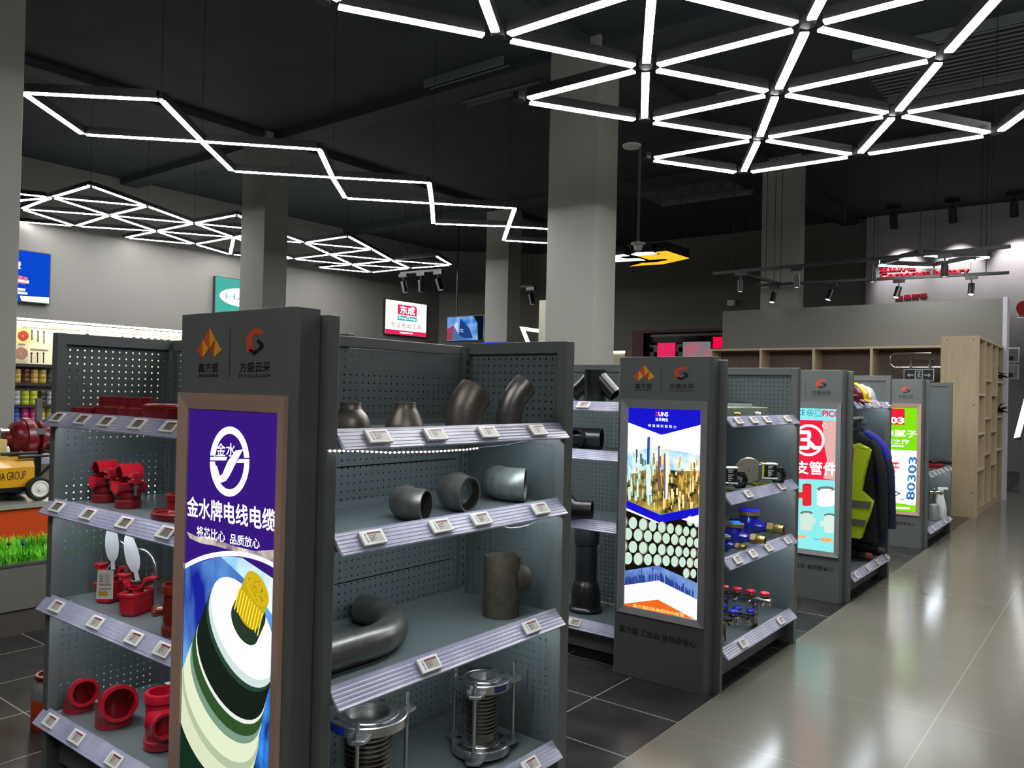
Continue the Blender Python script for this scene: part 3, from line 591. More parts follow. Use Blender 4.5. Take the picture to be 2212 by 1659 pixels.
def elbow(path, ro, wall, mat, label, lip=True, cat='pipe fitting', name='pipe_elbow', loc=None):
    loc = V(loc or path[0]); m = MB().pipe(path, ro, ro-wall).shift(loc); o = m.build(name, mat, smooth=40, loc=loc); tag(o, label, cat)
    if lip:
        P = [V(p)-loc for p in path]
        for a, b in ((P[0], P[1]), (P[-1], P[-2])):
            d = (a-b).normalized(); MB().lathe([(ro-wall+.0006, .0004), (ro-.0008, .0004), (ro-.0008, -.004), (ro-.003, -.004)], 36, axis(d, a), closed=True).build('machined_lip', M_edge, o)
    return o
elbow(bend((-1.80, 2.06, s), (0, 0, 1), (.189, .981, 0), .15, 47, .012), .063, .007, M_iron, 'fat dark steel elbow standing upright on top shelf, beside the two reducers', lip=False)
elbow(bend((-1.765, 2.262, s), (0, 0, 1), (.43, .90, 0), .19, 50, .01), .046, .006, M_iron2, 'slim curved dark steel elbow leaning right at the far end of top shelf', lip=False)
# second shelf
s = 1.127
def lying(px, py, r, n, R, mat, label, up=0.):
    P = onz(px, py, s+r); n = V((n[0], n[1], 0)).normalized(); d2 = V((-n.y, n.x, up))
    return elbow(bend(P, -n, d2, R, 90, .02), r, .007, mat, label)
lying(921, 1092, .0505, (.97, .35), .085, M_iron2, 'smallest grey steel elbow lying on second shelf, nearest the purple poster')
lying(1015, 1068, .061, (1, .08), .09, M_iron2, 'middle grey steel elbow with wide open mouth lying on second shelf')
lying(1135, 1048, .0625, (.86, .5), .095, pbr('pale_brushed_steel', rgb(150, 156, 152), .42, .6, noise=.35, scale=12, stretch=(3, 3, .6)), 'pale brushed steel elbow lying at the far end of second shelf')
# third shelf
s = .72
elbow(bend((-1.80, 1.41, s+.05), (.02, 1, 0), (-1, .02, 0), .26, 95, .22, 20, .03), .05, .006, M_iron2, 'long dark polished steel bend lying along the third shelf', loc=(-1.8, 1.65, s))
def tee(x, y, s, r, h, bd, br, bl, bz, mat, label, wall=.006, lipz=0., name='pipe_tee', grooves=False):
    loc = V((x, y, s)); prof = [(r, 0), (r, h)]
    if grooves: prof = [(r*1.0, 0), (r*1.08, .004), (r*1.08, .03), (r*.98, .034), (r, .044), (r, h-.044), (r*.98, h-.034), (r*1.08, h-.03), (r*1.08, h-.004), (r*1.05, h)]
    o = MB().lathe(prof+[(r-wall, h), (r-wall, 0)], 40, closed=True).build(name, mat, smooth=40, loc=loc); tag(o, label, 'pipe fitting')
    d = V(bd).normalized(); P = V((0, 0, bz))
    MB().pipe([P+d*r*.55, P+d*r*.8, P+d*r*.98, P+d*bl*.92, P+d*bl], [br*1.35, br*1.22, br*1.04, br, br], br-wall).build('branch', mat, o, 40)
    if not grooves: MB().lathe([(r-wall+.0006, h+.0004), (r-.0008, h+.0004), (r-.0008, h-.003), (r-.003, h-.003)], 40, closed=True).build('machined_lip', M_edge, o)
    return o
tee(-1.805, 2.296, s, .0665, .216, (.42, .9, 0), .048, .098, .128, pbr('weathered_steel', rgb(104, 98, 86), .5, .55, noise=.4, scale=30, bump=.1), 'upright grey brown steel tee standing at the far end of third shelf')
# bottom shelf: bellows joints
s = .236
def bellows_joint(x, y, R, rb, h, bore, angs, label):
    t = thing('expansion_joint', label, 'pipe fitting', (x, y, s)); ft = .03
    for z in (.014, h-ft):
        f = MB().lathe([(bore, 0), (R, 0), (R, ft-.003), (R-.003, ft), (bore+.028, ft), (bore+.026, ft+.003), (bore+.018, ft+.003), (bore+.016, ft+.001), (bore+.012, ft+.003), (bore, ft+.003)], 56, Matrix.Translation((0, 0, z)), closed=True).build('flange', M_zinc, t, 30)
        m = MB()
        for k in range(8):
            a = 2*PI*(k+.5)/8; m.lathe([(.0005, ft+.0006), (.011, ft+.0006), (.011, ft+.0008), (.0005, ft+.0008)], 16, Matrix.Translation((math.cos(a)*(R-.022), math.sin(a)*(R-.022), z)))
        tag(m.build('bolt_holes', pbr('shadowed_bolt_hole', rgb(30, 31, 33), .6), f), kind='stuff')
    prof = [(rb*.86, .03), (rb*.86, .075)]; z0, z1 = .078, h-.05; n = 11
    for k in range(n):
        a = z0+(z1-z0)*k/n; q = (z1-z0)/n
        prof += [(rb*.84, a), (rb*.84, a+q*.12), (rb*.93, a+q*.25), (rb, a+q*.4), (rb, a+q*.6), (rb*.93, a+q*.75), (rb*.84, a+q*.88)]
    prof += [(rb*.86, z1+.004), (rb*.86, h-.02)]
    MB().lathe(prof, 48).build('bellows', M_bell, t, 50)
    MB().lathe([(bore, h-.12), (bore, h-.004), (bore-.002, h-.004), (bore-.002, h-.12)], 40, closed=True).build('inner_sleeve', M_zinc, t)
    for a in angs:
        c, sn = math.cos(a), math.sin(a); X = V((c, sn, 0)); Y = V((-sn, c, 0)); ro = R+.026
        for z, up in ((.02, 0), (h-ft+.002, 1)):
            q = [X*(R-.012)+Y*.04, X*(R+.012)+Y*.034, X*(R+.045)+Y*.024, X*(R+.05)+Y*.014, X*(R+.05)-Y*.014, X*(R+.045)-Y*.024, X*(R+.012)-Y*.034, X*(R-.012)-Y*.04]
            l = MB().prism([p+V((0, 0, z)) for p in q], (0, 0, .012)).build('lug', M_zinc, t, 0, .002)
            MB().lathe([(.013, 0), (.013, .011)], 6, Matrix.Translation(X*ro+V((0, 0, z+.012)))).build('nut', M_zinc, l, 0)
        MB().sweep([X*ro+V((0, 0, .012)), X*ro+V((0, 0, h+.032))], .0068, 12).build('tie_rod', M_zinc, t)
    return t
c = V((-1.833, 2.231)); B2 = bellows_joint(c.x, c.y, .104, .06, .272, .044, [math.atan2(*(onz(px, py, .5).xy-c).yx) for px, py in ((1027, 1492), (983, 1447), (1119, 1453))], 'slimmer bellows expansion joint with flanges on the bottom shelf, far end')
M_bst = pbr('blue_sticker', rgb(16, 44, 150), .4)
def sticker(t, R, z, a0, a1, mat):
    m = MB(); P = [V((math.cos(a)*(R+.0006), math.sin(a)*(R+.0006), 0)) for a in [a0+(a1-a0)*i/10 for i in range(11)]]
    for p, q in zip(P, P[1:]): m.poly([p+V((0, 0, z)), q+V((0, 0, z)), q+V((0, 0, z+.022)), p+V((0, 0, z+.022))])
    m.build('maker_sticker', mat, t)
sticker(B2, .104, .246, -.45, .1, pbr('navy_sticker', rgb(40, 36, 80), .5))
c = V((-1.86, 1.712)); B1 = bellows_joint(c.x, c.y, .122, .078, .292, .068, [math.atan2(*(onz(px, py, .515).xy-c).yx) for px, py in ((772, 1592), (895, 1517))]+[2.95], 'larger bellows expansion joint with blue sticker on the bottom shelf, beside the purple poster')
sticker(B1, .122, .266, -1.95, -1.35, M_bst)
# --- drooping LED tape under the top shelf and loose wires
t = thing('led_tape', 'drooping LED tape of bright dots under the top shelf', 'light', (-1.66, 1.9, 1.35))
o = V((-1.66, 1.9, 1.35)); A = [onx(706, 973, -1.64), onx(760, 973, -1.655), onx(840, 977, -1.66), onx(930, 975, -1.66), onx(1000, 971, -1.665), onx(1036, 967, -1.67)]
MB().sweep([p-o for p in A], .0022, 6, flat=.4).build('tape', pbr('amber_tape', rgb(190, 150, 90), .5), t)
M_led = emi('led_dot_glow', rgb(245, 250, 255), 9)
lens = [(A[i+1]-A[i]).length for i in range(len(A)-1)]; tot = sum(lens)
for k in range(36):
    d = tot*(k+.6)/36.5; i = 0
    while d > lens[i]: d -= lens[i]; i += 1
    p = A[i]+(A[i+1]-A[i])*(d/lens[i])-o
    if k == 0: proto = MB().ball((0, 0, 0), (.0028, .0046, .0028), 8).build('led', M_led, t); proto.location = p+V((.002, 0, -.001))
    else: q = proto.copy(); COL.objects.link(q); q.location = p+V((.002, 0, -.001))
MB().sweep([p-o for p in (A[-1], onx(1090, 962, -1.675), onx(1150, 951, -1.68), onx(1180, 945, -1.685))], .0012, 6).build('lead', M_rub, t)
W = [onx(1046, 1127, -1.68), onx(1070, 1132, -1.69), onx(1100, 1141, -1.70), onx(1124, 1139, -1.70), onx(1143, 1134, -1.70)]
o = W[2].copy(); t = thing('loose_wire', 'loose white and green wire hanging under the second shelf', 'wire', o)
MB().sweep([p-o for p in W], .002, 8).build('white_sheath', M_white, t)
for mat, P in ((pbr('green_wire', rgb(40, 130, 80), .5), [W[-1], onx(1158, 1126, -1.7), onx(1141, 1120, -1.7), onx(1152, 1112, -1.7)]), (pbr('red_wire', rgb(170, 30, 40), .5), [W[-1], onx(1140, 1128, -1.7), onx(1141, 1112, -1.69)])):
    MB().sweep([p-o for p in P], .0012, 6).build('core', mat, t)
# --- cross-aisle side: red fittings
s = 1.402
for i, (x0, x1, yt, two, r, y) in enumerate(((158, 216, 874, 0, .053, 1.475), (212, 277, 856, 1, .072, 1.555), (270, 330, 858, 1, .072, 1.55), (326, 392, 871, 0, .08, 1.53))):
    P = ony((x0+x1)/2, 890, y); m = MB().lathe([(.03, 0), (r*1.05, 0), (r*1.05, .034 if two else .03), (r*.74, .04 if two else .034)]+([(r*.72, .076), (.03, .078)] if two else [(.03, .036)]), 40, Matrix.Translation((P.x, y, s)), closed=True)
    if i == 3: m = MB().lathe([(.03, 0), (r, 0), (r*1.02, .05), (r*.9, .058), (.03, .06)], 40, Matrix.Translation((P.x, y, s)), closed=True).box(P.x+.05, P.x+.1, y-.05, y-.02, s+.012, s+.045)
    place(m, 'flange_adapter', M_redd, ('flat dark red flange at the outer end of the red fittings top shelf', 'two tier dark red flange adapter, left of the taller pair on top shelf', 'two tier dark red flange adapter, right of the taller pair on top shelf', 'round dark red coupling on top shelf against the purple poster stand')[i], 'pipe fitting', V((P.x, y, s)))
s = 1.062
def saddle(x, y, rz, label):                    # mechanical tee: neck, half shell, strap half, bolts
    t = thing('mechanical_tee', label, 'pipe fitting', (x, y, s), rz); L = .05
    MB().lathe([(.038, 0), (.047, 0), (.047, .026), (.043, .03), (.043, .036), (.047, .04), (.047, .06), (.038, .06)], 36, closed=True).build('neck', M_redd, t)
    def shell(z, rI, rO, a0, a1, l0, l1):       # half shell around the y axis
        m = MB(); P = [(math.radians(a0+(a1-a0)*i/18)) for i in range(19)]
        q = [V((rO*math.cos(a), 0, z+rO*math.sin(a))) for a in P]+[V((rI*math.cos(a), 0, z+rI*math.sin(a))) for a in P[::-1]]
        k = len(q); m.add([p+V((0, l0, 0)) for p in q]+[p+V((0, l1, 0)) for p in q], [(i, (i+1) % k, (i+1) % k+k, i+k) for i in range(k)]+[(i, i+1, k-2-i, k-1-i)[::-1] for i in range(18)]+[(i+k, i+1+k, 2*k-2-i, 2*k-1-i) for i in range(18)])
        return m
    shell(.105, .046, .056, 190, 350, -L, L).build('lower_shell', M_red, t, 30)
    m = shell(.112, .044, .053, 12, 168, -L*.75, L*.75); m.build('upper_shell', M_red, t, 30)
    for sx in (-1, 1):
        for z in (.098, .118): MB().prism([(sx*.048, -.022, z), (sx*.082, -.022, z), (sx*.09, -.012, z), (sx*.09, .012, z), (sx*.082, .022, z), (sx*.048, .022, z)], (0, 0, .009)).prism([(sx*.084, -.02, z), (sx*.09, -.014, z), (sx*.09, .014, z), (sx*.084, .02, z)], (0, 0, .018)).build('bolt_ear', M_red, t, 0, .0015)
        b = MB().sweep([(sx*.07, 0, .05), (sx*.07, 0, .136)], .0062, 12).lathe([(.0115, 0), (.0115, .01)], 6, Matrix.Translation((sx*.07, 0, .078))).lathe([(.012, 0), (.011, .008)], 20, Matrix.Translation((sx*.07, 0, .128))).build('bolt', M_zinc, t)
    return t
saddle(-3.222, 1.535, math.radians(-8), 'red mechanical tee with bolted strap, the one by the perforated side panel')
saddle(-3.015, 1.525, math.radians(-8), 'red mechanical tee with bolted strap, in front beside the spoked flange')
fl = MB().lathe([(.045, 0), (.105, 0), (.107, .004), (.107, .02), (.103, .024), (.064, .026), (.058, .03), (.056, .06), (.06, .064), (.06, .082), (.055, .084), (.048, .084), (.045, .08)], 48, closed=True).build('spoked_flange', M_redd, loc=(-2.66, 1.545, s)); tag(fl, 'red spoked flange with raised collar lying beside the purple poster stand', 'pipe fitting')
for k in range(8): MB().box(.058, .1, -.003, .003, .024, .03, Matrix.Rotation(2*PI*k/8, 4, 'Z')).build('rib', M_redd, fl, 0)
s = .686
def flow_switch(x, y, rz, tilt, label):
    t = thing('flow_indicator', label, 'valve', (x, y, s), rz)
    b = MB(); a0, a1 = (.03, .058), (.034, .064)
    b.add([(sx*a0[0], sy*a0[1], 0) for sx, sy in ((-1, -1), (1, -1), (1, 1), (-1, 1))]+[(sx*a1[0], sy*a1[1], .078) for sx, sy in ((-1, -1), (1, -1), (1, 1), (-1, 1))], ((0, 3, 2, 1), (0, 1, 5, 4), (1, 2, 6, 5), (2, 3, 7, 6), (3, 0, 4, 7)))
    b.build('housing', pbr('red_plastic', rgb(190, 18, 36), .45), t, 0, .008)
    MB().box(-.031, .031, -.061, .061, .066, .069).build('gasket', M_white, t, 0)
    MB().box(-.036, .036, -.066, -.06, .07, .082).box(-.036, .036, .06, .066, .07, .082).box(-.036, -.03, -.066, .066, .07, .082).box(.03, .036, -.066, .066, .07, .082).build('rim', MATS['red_plastic'], t, 0, .002)
    MB().lathe([(.02, .066), (.02, .098), (.03, .104)], 24).build('neck', M_red, t)
    P = [V((.05*math.cos(a), 0, .148+.05*math.sin(a))) for a in [PI*1.12+PI*.76*i/12 for i in range(13)]]
    sad = MB()
    for p, q in zip(P, P[1:]): sad.prism([p+V((0, -.028, 0)), q+V((0, -.028, 0)), q+V((0, .028, 0)), p+V((0, .028, 0))], ((p+q)/2-V((0, 0, .148))).normalized()*.008)
    sad.build('saddle', M_red, t, 30)
    for sx in (-1, 1): MB().prism([(sx*.042, -.026, .126), (sx*.07, -.02, .128), (sx*.085, -.01, .128), (sx*.085, .01, .128), (sx*.07, .02, .128), (sx*.042, .026, .126)], (0, 0, .011)).build('saddle_ear', M_red, t, 0, .002)
    u = [V((-.066, .012, .016)), V((-.066, .012, .15))]+[V((.066*math.cos(a), .012, .15+.08*math.sin(a))) for a in [PI-PI*i/14 for i in range(1, 14)]]+[V((.066, .012, .15)), V((.066, .012, .016))]
    ub = MB().sweep(u, .0068, 12).build('u_bolt', M_zinc, t)
    for sx in (-1, 1): MB().lathe([(.0125, 0), (.0125, .012)], 6, Matrix.Translation((sx*.066, .012, .02))).build('nut', M_zinc, ub, 0)
    MB().lathe([(.022, .108), (.027, .112), (.027, .12), (.022, .124)], 24, closed=True).build('seal_ring', M_rub, t)
    M = Matrix.Translation((.0, -.004, .118)) @ Matrix.Rotation(tilt, 4, 'Y')
    el_ = [M @ V((.031*math.cos(2*PI*i/36)*(1-.12*math.sin(2*PI*i/36)), 0, .105+.074*math.sin(2*PI*i/36))) for i in range(36)]
    MB().prism(el_, M.to_3x3() @ V((0, .0022, 0))).box(-.009, .009, 0, .0022, 0, .05, M).build('paddle', pbr('satin_aluminium_sheet', rgb(205, 207, 208), .5, .35), t, 30)
    return t
F1 = flow_switch(-3.135, 1.535, math.radians(24), -.08, 'red flow switch with upright silver paddle and white hang tag')
F2 = flow_switch(-2.895, 1.51, math.radians(22), -.3, 'red flow switch with leaning silver paddle, no hang tag')
P = [onz(*q, .70) for q in ((211, 1295),)]
x0, x1 = -3.112, -3.012; y = 1.408
t = thing('hang_tag', 'white printed hang tag with yellow square on the flow switch', 'tag', (-3.062, y, .715))
a, b_, cc, dd = [ony(*q, y) for q in ((207, 1294), (243, 1294), (245, 1233), (211, 1231))]; o = V(t.location)
MB().prism([p-o for p in (a, b_, cc, dd)], (0, .0008, 0)).build('card', M_paper, t, 0)
def tp(px, py, k=1): p = ony(px, py, y-.0005*k); return p-o
MB().poly([tp(212, 1287), tp(232, 1287), tp(232, 1277), tp(212, 1277)]).build('yellow_mark', pbr('yellow_ink', rgb(214, 170, 20), .6), t, 0)
m = MB()
for i in range(5): m.poly([tp(215, 1243+i*3.6), tp(223, 1243+i*3.6), tp(223, 1241.6+i*3.6), tp(215, 1241.6+i*3.6)]); m.poly([tp(226, 1243+i*3.6), tp(237, 1243+i*3.6), tp(237, 1242+i*3.6), tp(226, 1242+i*3.6)])
for i, yy in enumerate((1261, 1263.5, 1270, 1272.5)): m.poly([tp(214, yy+1), tp(240, yy+1), tp(240, yy), tp(214, yy)])
tag(m.build('small_print', pbr('grey_ink', rgb(90, 90, 92), .6), t, 0), kind='stuff')
MB().sweep([(tp(228, 1236)), tp(232, 1228), tp(240, 1217)], .0008, 6).build('string', M_white, t)
tt = tee(-2.555, 1.475, s, .05, .17, (-.75, -.66, 0), .017, .075, .075, M_brn, 'glossy brown red grooved coupling with side plug beside the poster stand', wall=.007, name='grooved_coupling', grooves=True)
MB().lathe([(.02, 0), (.02, .012), (.014, .02)], 6, axis((-.75, -.66, 0), V((-.75, -.66, 0))*.068+V((0, 0, .075)))).build('plug', M_brn, tt, 0)
s = .247
M_redb = pbr('cast_red_paint', rgb(176, 20, 40), .3, 0, noise=.15, scale=10, coat=.35)
elbow(bend((-3.262, 1.475, s), (0, 0, 1), (.985, -.17, 0), .078, 88, .008), .054, .012, M_redb, 'smaller red cast elbow with its mouth facing the viewer, bottom shelf', lip=False)
elbow(bend((-3.03, 1.50, s), (0, 0, 1), (.97, -.24, 0), .092, 86, .008), .066, .013, M_redb, 'larger red cast elbow with its mouth facing the viewer, bottom shelf', lip=False)
tee(-2.712, 1.515, s, .056, .195, (.93, -.36, 0), .046, .09, .1, M_redb, 'red grooved tee standing on the bottom shelf against the purple poster stand', wall=.01, grooves=True)
# ---------------------------------------------------------------- black drainage fittings, cross-aisle side of the second gondola
M_blk = pbr('black_bitumen_coat', rgb(24, 25, 28), .35, 0, coat=.3, bump=.03, scale=30)
def solid(name, label, cat, mb, mat, loc, smooth=40): return place(mb, name, mat, label, cat, V(loc), smooth)
s = 1.474; P = ony(1285, 870, 4.16); x, y = P.x, P.y
solid('double_branch_pipe', 'black upright drain pipe with two slanted side arms on upper shelf behind the city poster', 'pipe fitting',
      MB().lathe([(.068, 0), (.069, .002), (.069, .205), (.06, .205), (.06, 0)], 36, Matrix.Translation((x, y, s)), closed=True)
      .pipe([(x-.02, y, s+.17), (x-.075, y, s+.115), (x-.15, y, s+.055)], .047, .04).pipe([(x+.02, y, s+.17), (x+.075, y, s+.115), (x+.14, y, s+.055)], .047, .04), M_blk, (x, y, s))
s = 1.192; P = onz(1300, 948, s+.066); d = V((.86, .5, 0)).normalized(); d = V((.95, .3, 0)).normalized()
m = MB().pipe([P, P-d*.3], .065, .058).pipe([P-d*.13, P-d*.13+V((.15, -.98, 0))*.1], .058, .051)
solid('drain_tee', 'black drain tee lying on its side, second shelf behind the city poster', 'pipe fitting', m, M_blk, (P.x-.1, P.y, s))
s = .787; P = onz(1279, 1103, s+.06); d = V((.93, .37, 0)).normalized()
m = MB().pipe([P, P-d*.11, P-d*.15+V((0, 0, .03)), P-d*.3+V((0, 0, .17))], .059, .052)
solid('drain_bend', 'black drain bend rising to the left on third shelf behind the city poster', 'pipe fitting', m, M_blk, (P.x-.05, P.y, s))
s = .207; P = ony(1264, 1340, 4.2)
solid('bell_pipe', 'tall black bell mouthed pipe standing on the base deck behind the city poster', 'pipe fitting',
      MB().lathe([(.104, 0), (.106, .012), (.1, .02), (.092, .026), (.09, .1), (.082, .15), (.076, .165), (.068, .175), (.066, .19), (.066, .4), (.074, .402), (.077, .41), (.077, .5), (.07, .505), (.06, .505), (.06, 0)], 40, Matrix.Translation((P.x, P.y, s)), closed=True), M_blk, (P.x, P.y, s))
# ---------------------------------------------------------------- second gondola, aisle side
M_grn = pbr('grey_green_enamel', rgb(126, 140, 118), .45, noise=.05, scale=10)
M_brass = pbr('brass', rgb(196, 166, 92), .3, .9, noise=.15, scale=20)
M_brd = pbr('dull_brass', rgb(170, 152, 104), .4, .85, noise=.2, scale=20)
M_clear = pbr('clear_dome', rgb(200, 206, 200), .1, alpha=.35)
s = 1.415
def meter_box(px0, px1, X, dome, label):
    a, b = onx(px0, 890, X), onx(px1, 890, X); cx, cy = X-.07, (a.y+b.y)/2; L = (b.y-a.y)
    t = thing('control_box', label, 'control box', (cx, cy, s)); h = .062
    MB().box(-.07, .07, -L/2, L/2, 0, h-.003).build('case', M_grn, t, 0, .003)
    MB().box(-.066, .066, -L/2+.005, L/2-.005, h-.006, h).build('lid', M_grn, t, 0, .002)
    if dome:
        MB().lathe([(.07, 0), (.07, .012), (.064, .02), (0.001, .022)], 36, Matrix.Translation((0, .01, h))).build('clear_cover', M_clear, t)
        MB().box(-.012, .012, -.002, .03, h+.02, h+.03).build('clip', M_rub, t, 0)
    for yy, m_ in ((-L*.42, M_brass), (L*.12, M_white) if dome else (-L*.1, M_white)):
        MB().lathe([(.011, 0), (.011, .012), (.013, .013), (.013, .02), (.009, .021), (.009, .034)], 16, axis((1, .25, 0), (.068, yy, .024))).build('gland', m_, t)
    if dome: MB().lathe([(.012, 0), (.012, .014), (.009, .015), (.009, .034)], 16, axis((.2, 1, 0), (.04, L/2, .028))).build('gland', M_brass, t)
    return t
meter_box(1580, 1660, -1.72, True, 'grey green control box with clear round cover on top shelf beside the city poster')
s = 1.417; meter_box(1545, 1576, -1.8, False, 'lower grey green control box half hidden by the city poster stand')
s = 1.012
M_blkp = pbr('black_device_plastic', rgb(30, 29, 30), .4); M_limey = pbr('lime_yellow_stripe', rgb(200, 206, 40), .5)
def detector(x, y, rz, label, disc):
    t = thing('flow_sensor', label, 'sensor', (x, y, s), rz)
    MB().box(.012, .085, -.03, .03, .04, .128).build('case', M_blkp, t, 0, .004)
    MB().box(0, .012, -.034, .034, .038, .132).build('yellow_band', M_limey, t, 0)
    m = MB()
    for sy in (-1, 1):
        for z in (.042, .126): m.lathe([(.006, 0), (.006, .09)], 10, axis((1, 0, 0), (-.002, sy*.03, z)))
    m.build('corner_bolts', M_zinc, t)
    m = MB()
    for i, (z, q) in enumerate(((.112, .018), (.102, .014), (.086, .02), (.076, .012), (.066, .016), (.056, .01))): m.poly([V((.035, -.0304, z)), V((.035+q*1.6, -.0304, z)), V((.035+q*1.6, -.0304, z+.005)), V((.035, -.0304, z+.005))])
    tag(m.build('plate_print', M_paper, t, 0), kind='stuff')
    MB().lathe([(.008, 0), (.006, .008)], 12, Matrix.Translation((.02, 0, .132))).build('red_button', pbr('red_button', rgb(200, 20, 40), .4), t)
    cb = [V((.085, 0, .1)), V((.12, .01, .1)), V((.14, .03, .06)), V((.13, .05, .02)), V((.09, .06, .015)), V((.06, .05, .05)), V((.09, .05, .09)), V((.13, .05, .075)), V((.125, .03, .03))]
    MB().sweep(cb, .011, 10).build('cable', M_rub, t)
    if disc:
        MB().lathe([(.001, 0), (.076, 0), (.078, .002), (.078, .02), (.072, .024), (.001, .024)], 40, axis((-.0, -1, 0), (-.075, .0, .085))).build('disc', pbr('champagne_aluminium', rgb(186, 178, 160), .38, .85), t, 30)
        MB().lathe([(.0005, 0), (.004, 0), (.004, .0006), (.0005, .0006)], 10, axis((0, -1, 0), (-.075, -.0245, .085))).build('pin_hole', M_black, t)
        MB().box(-.02, 0, -.03, .03, .045, .125).build('bracket', M_zinc, t, 0, .004)
    for p0, p1 in (((-.13, .03, .008), (.05, .0, .008)), ((-.03, -.06, .008), (-.05, -.0, .008))): MB().pipe([p0, p1], .008, .005, 12).build('yellow_tube', pbr('yellow_tube', rgb(206, 196, 50), .5), t)
    return t
P = onz(1640, 1048, s); detector(P.x, P.y+.03, math.radians(28), 'black flow sensor with round metal disc and yellow band beside the city poster', True)
P = onz(1560, 1060, s); o_ = detector(P.x-.02, P.y+.03, math.radians(28), 'black boxed sensor without a disc, cut off by the city poster stand', False)
P = onz(1600, 1052, s); t = thing('cable_plug', 'black cable with round plug beside the sensor boxes', 'plug', (P.x, P.y, s))
MB().ball((0, 0, .022), (.026, .026, .022), 18).build('plug_head', M_rub, t); MB().sweep([(-.02, .0, .025), (-.05, .01, .035), (-.08, .015, .03), (-.11, .03, .02)], .009, 10).build('cable', M_rub, t)
MB().ball((-.1, .03, .026), (.022, .022, .026), 14).build('grip', M_rub, t)
# water meters, pipes pointing at the aisle
M_blue = pbr('glossy_blue_paint', rgb(24, 30, 150), .2, 0, coat=.5)
M_lid = pbr('blue_plastic_lid', rgb(36, 32, 210), .4); M_lid2 = pbr('sky_blue_face', rgb(40, 130, 220), .35)
def water_meter(px, py, k, s, lid, label):      # k = size factor; the photographed end of the outlet pipe is at px, py
    E = onz(px, py, s+.062*k); t = thing('water_meter', label, 'meter', (E.x-.235*k, E.y, s)); h = .062*k
    def q(*a): return [(r*k, z*k) for r, z in a]
    MB().lathe(q((.04, .006), (.06, .02), (.066, .04), (.066, .1), (.058, .115), (.056, .135)), 36).build('body', M_blue, t)
    for sx in (-1, 1):
        A = axis((sx, 0, 0), (0, 0, h))
        MB().lathe(q((.048, .03), (.046, .06), (.032, .095), (.03, .125), (.035, .128), (.035, .135)), 28, A).build('port', M_blue, t)
        MB().lathe(q((.042, .132), (.042, .172), (.03, .174), (.03, .132)), 6, A, closed=True).build('union_nut', M_brd, t, 20)
        MB().lathe(q((.028, .17), (.03, .176), (.03, .2), (.027, .203), (.027, .235), (.022, .235), (.022, .17)), 28, A, closed=True).build('outlet_tail', M_brass, t)
    MB().lathe(q((.066, .132), (.07, .135), (.07, .158), (.066, .16), (.05, .16)), 36).build('brass_ring', M_brd, t)
    MB().lathe(q((.069 if lid else .046, .16), (.069 if lid else .046, .166), (.062 if lid else .044, .172), (.001, .173)), 36).build('lid', M_lid if lid else M_lid2, t)
    return t
water_meter(1693, 1144, .93, .674, True, 'largest blue water meter with closed blue lid')
water_meter(1653, 1167, .78, .674, False, 'middle blue water meter with sky blue round face')
water_meter(1610, 1183, .52, .674, False, 'smallest blue water meter half hidden by the city poster stand')
# manifolds
M_chr = pbr('nickel_plate', rgb(196, 190, 178), .18, 1.); M_kr = pbr('red_knob', rgb(200, 16, 50), .35); M_kb = pbr('blue_knob', rgb(30, 40, 190), .35)
s = .207
def manifold(px, py, n, knob, label, h=.12, L=.36, legs=True):
    E = onz(px, py, s+h); t = thing('pipe_manifold', label, 'manifold', (E.x-L/2, E.y, s))
    MB().pipe([(L/2, 0, h), (-L/2, 0, h)], .021, .016, 24).build('bar', M_chr, t)
    for k in range(3): MB().lathe([(.0215, 0), (.024, .001), (.024, .018), (.0215, .019)], 24, axis((1, 0, 0), (-L/2+.005+k*(L-.03)/2, 0, h))).build('collar', M_chr, t)
    for k in range(n):
        x = L/2-.035-k*.082
        o = MB().lathe([(.01, .018), (.01, .034)], 14, Matrix.Translation((x, 0, h))).build('stem', M_chr, t)
        MB().lathe([(.02, .034), (.027, .037), (.027, .047), (.022, .052), (.001, .053)], 20, Matrix.Translation((x, 0, h))).build('knob', knob, o)
        MB().lathe([(.013, .01), (.013, .045), (.009, .047), (.009, .055)], 16, axis((0, -1, -.3), (x, 0, h))).build('port', M_chr, t)
    MB().ball((-L/2-.008, 0, h), (.012, .022, .022), 16).build('end_cap', M_chr, t); MB().lathe([(.018, 0), (.018, .016), (.012, .02)], 8, axis((-.3, -1, 0), (-L/2+.012, -.018, h-.008))).build('drain_cap', knob, t, 0)
    for x in ((-.1, .08) if legs else ()):
        b = MB().box(x-.004, x+.004, -.004, .03, 0, h-.018).box(x-.016, x+.016, .026, .03, 0, h-.022).box(x-.012, x+.012, -.016, .016, h-.03, h-.018).box(x-.016, x+.016, -.03, .03, 0, .003).build('bracket', M_chr, t, 0)
    return t
manifold(1665, 1301, 4, M_kr, 'nickel manifold with four red knobs at the back of the base deck', h=.16)
manifold(1634, 1338, 4, M_kb, 'nickel manifold with four blue knobs in the middle of the base deck', h=.06, legs=False)
manifold(1597, 1341, 3, M_kb, 'nickel manifold with blue knobs raised in front, cut off by the city poster stand', h=.13)
manifold(1560, 1381, 2, M_kr, 'lowest nickel manifold end with red knobs beside the city poster stand', h=.05, L=.2, legs=False)
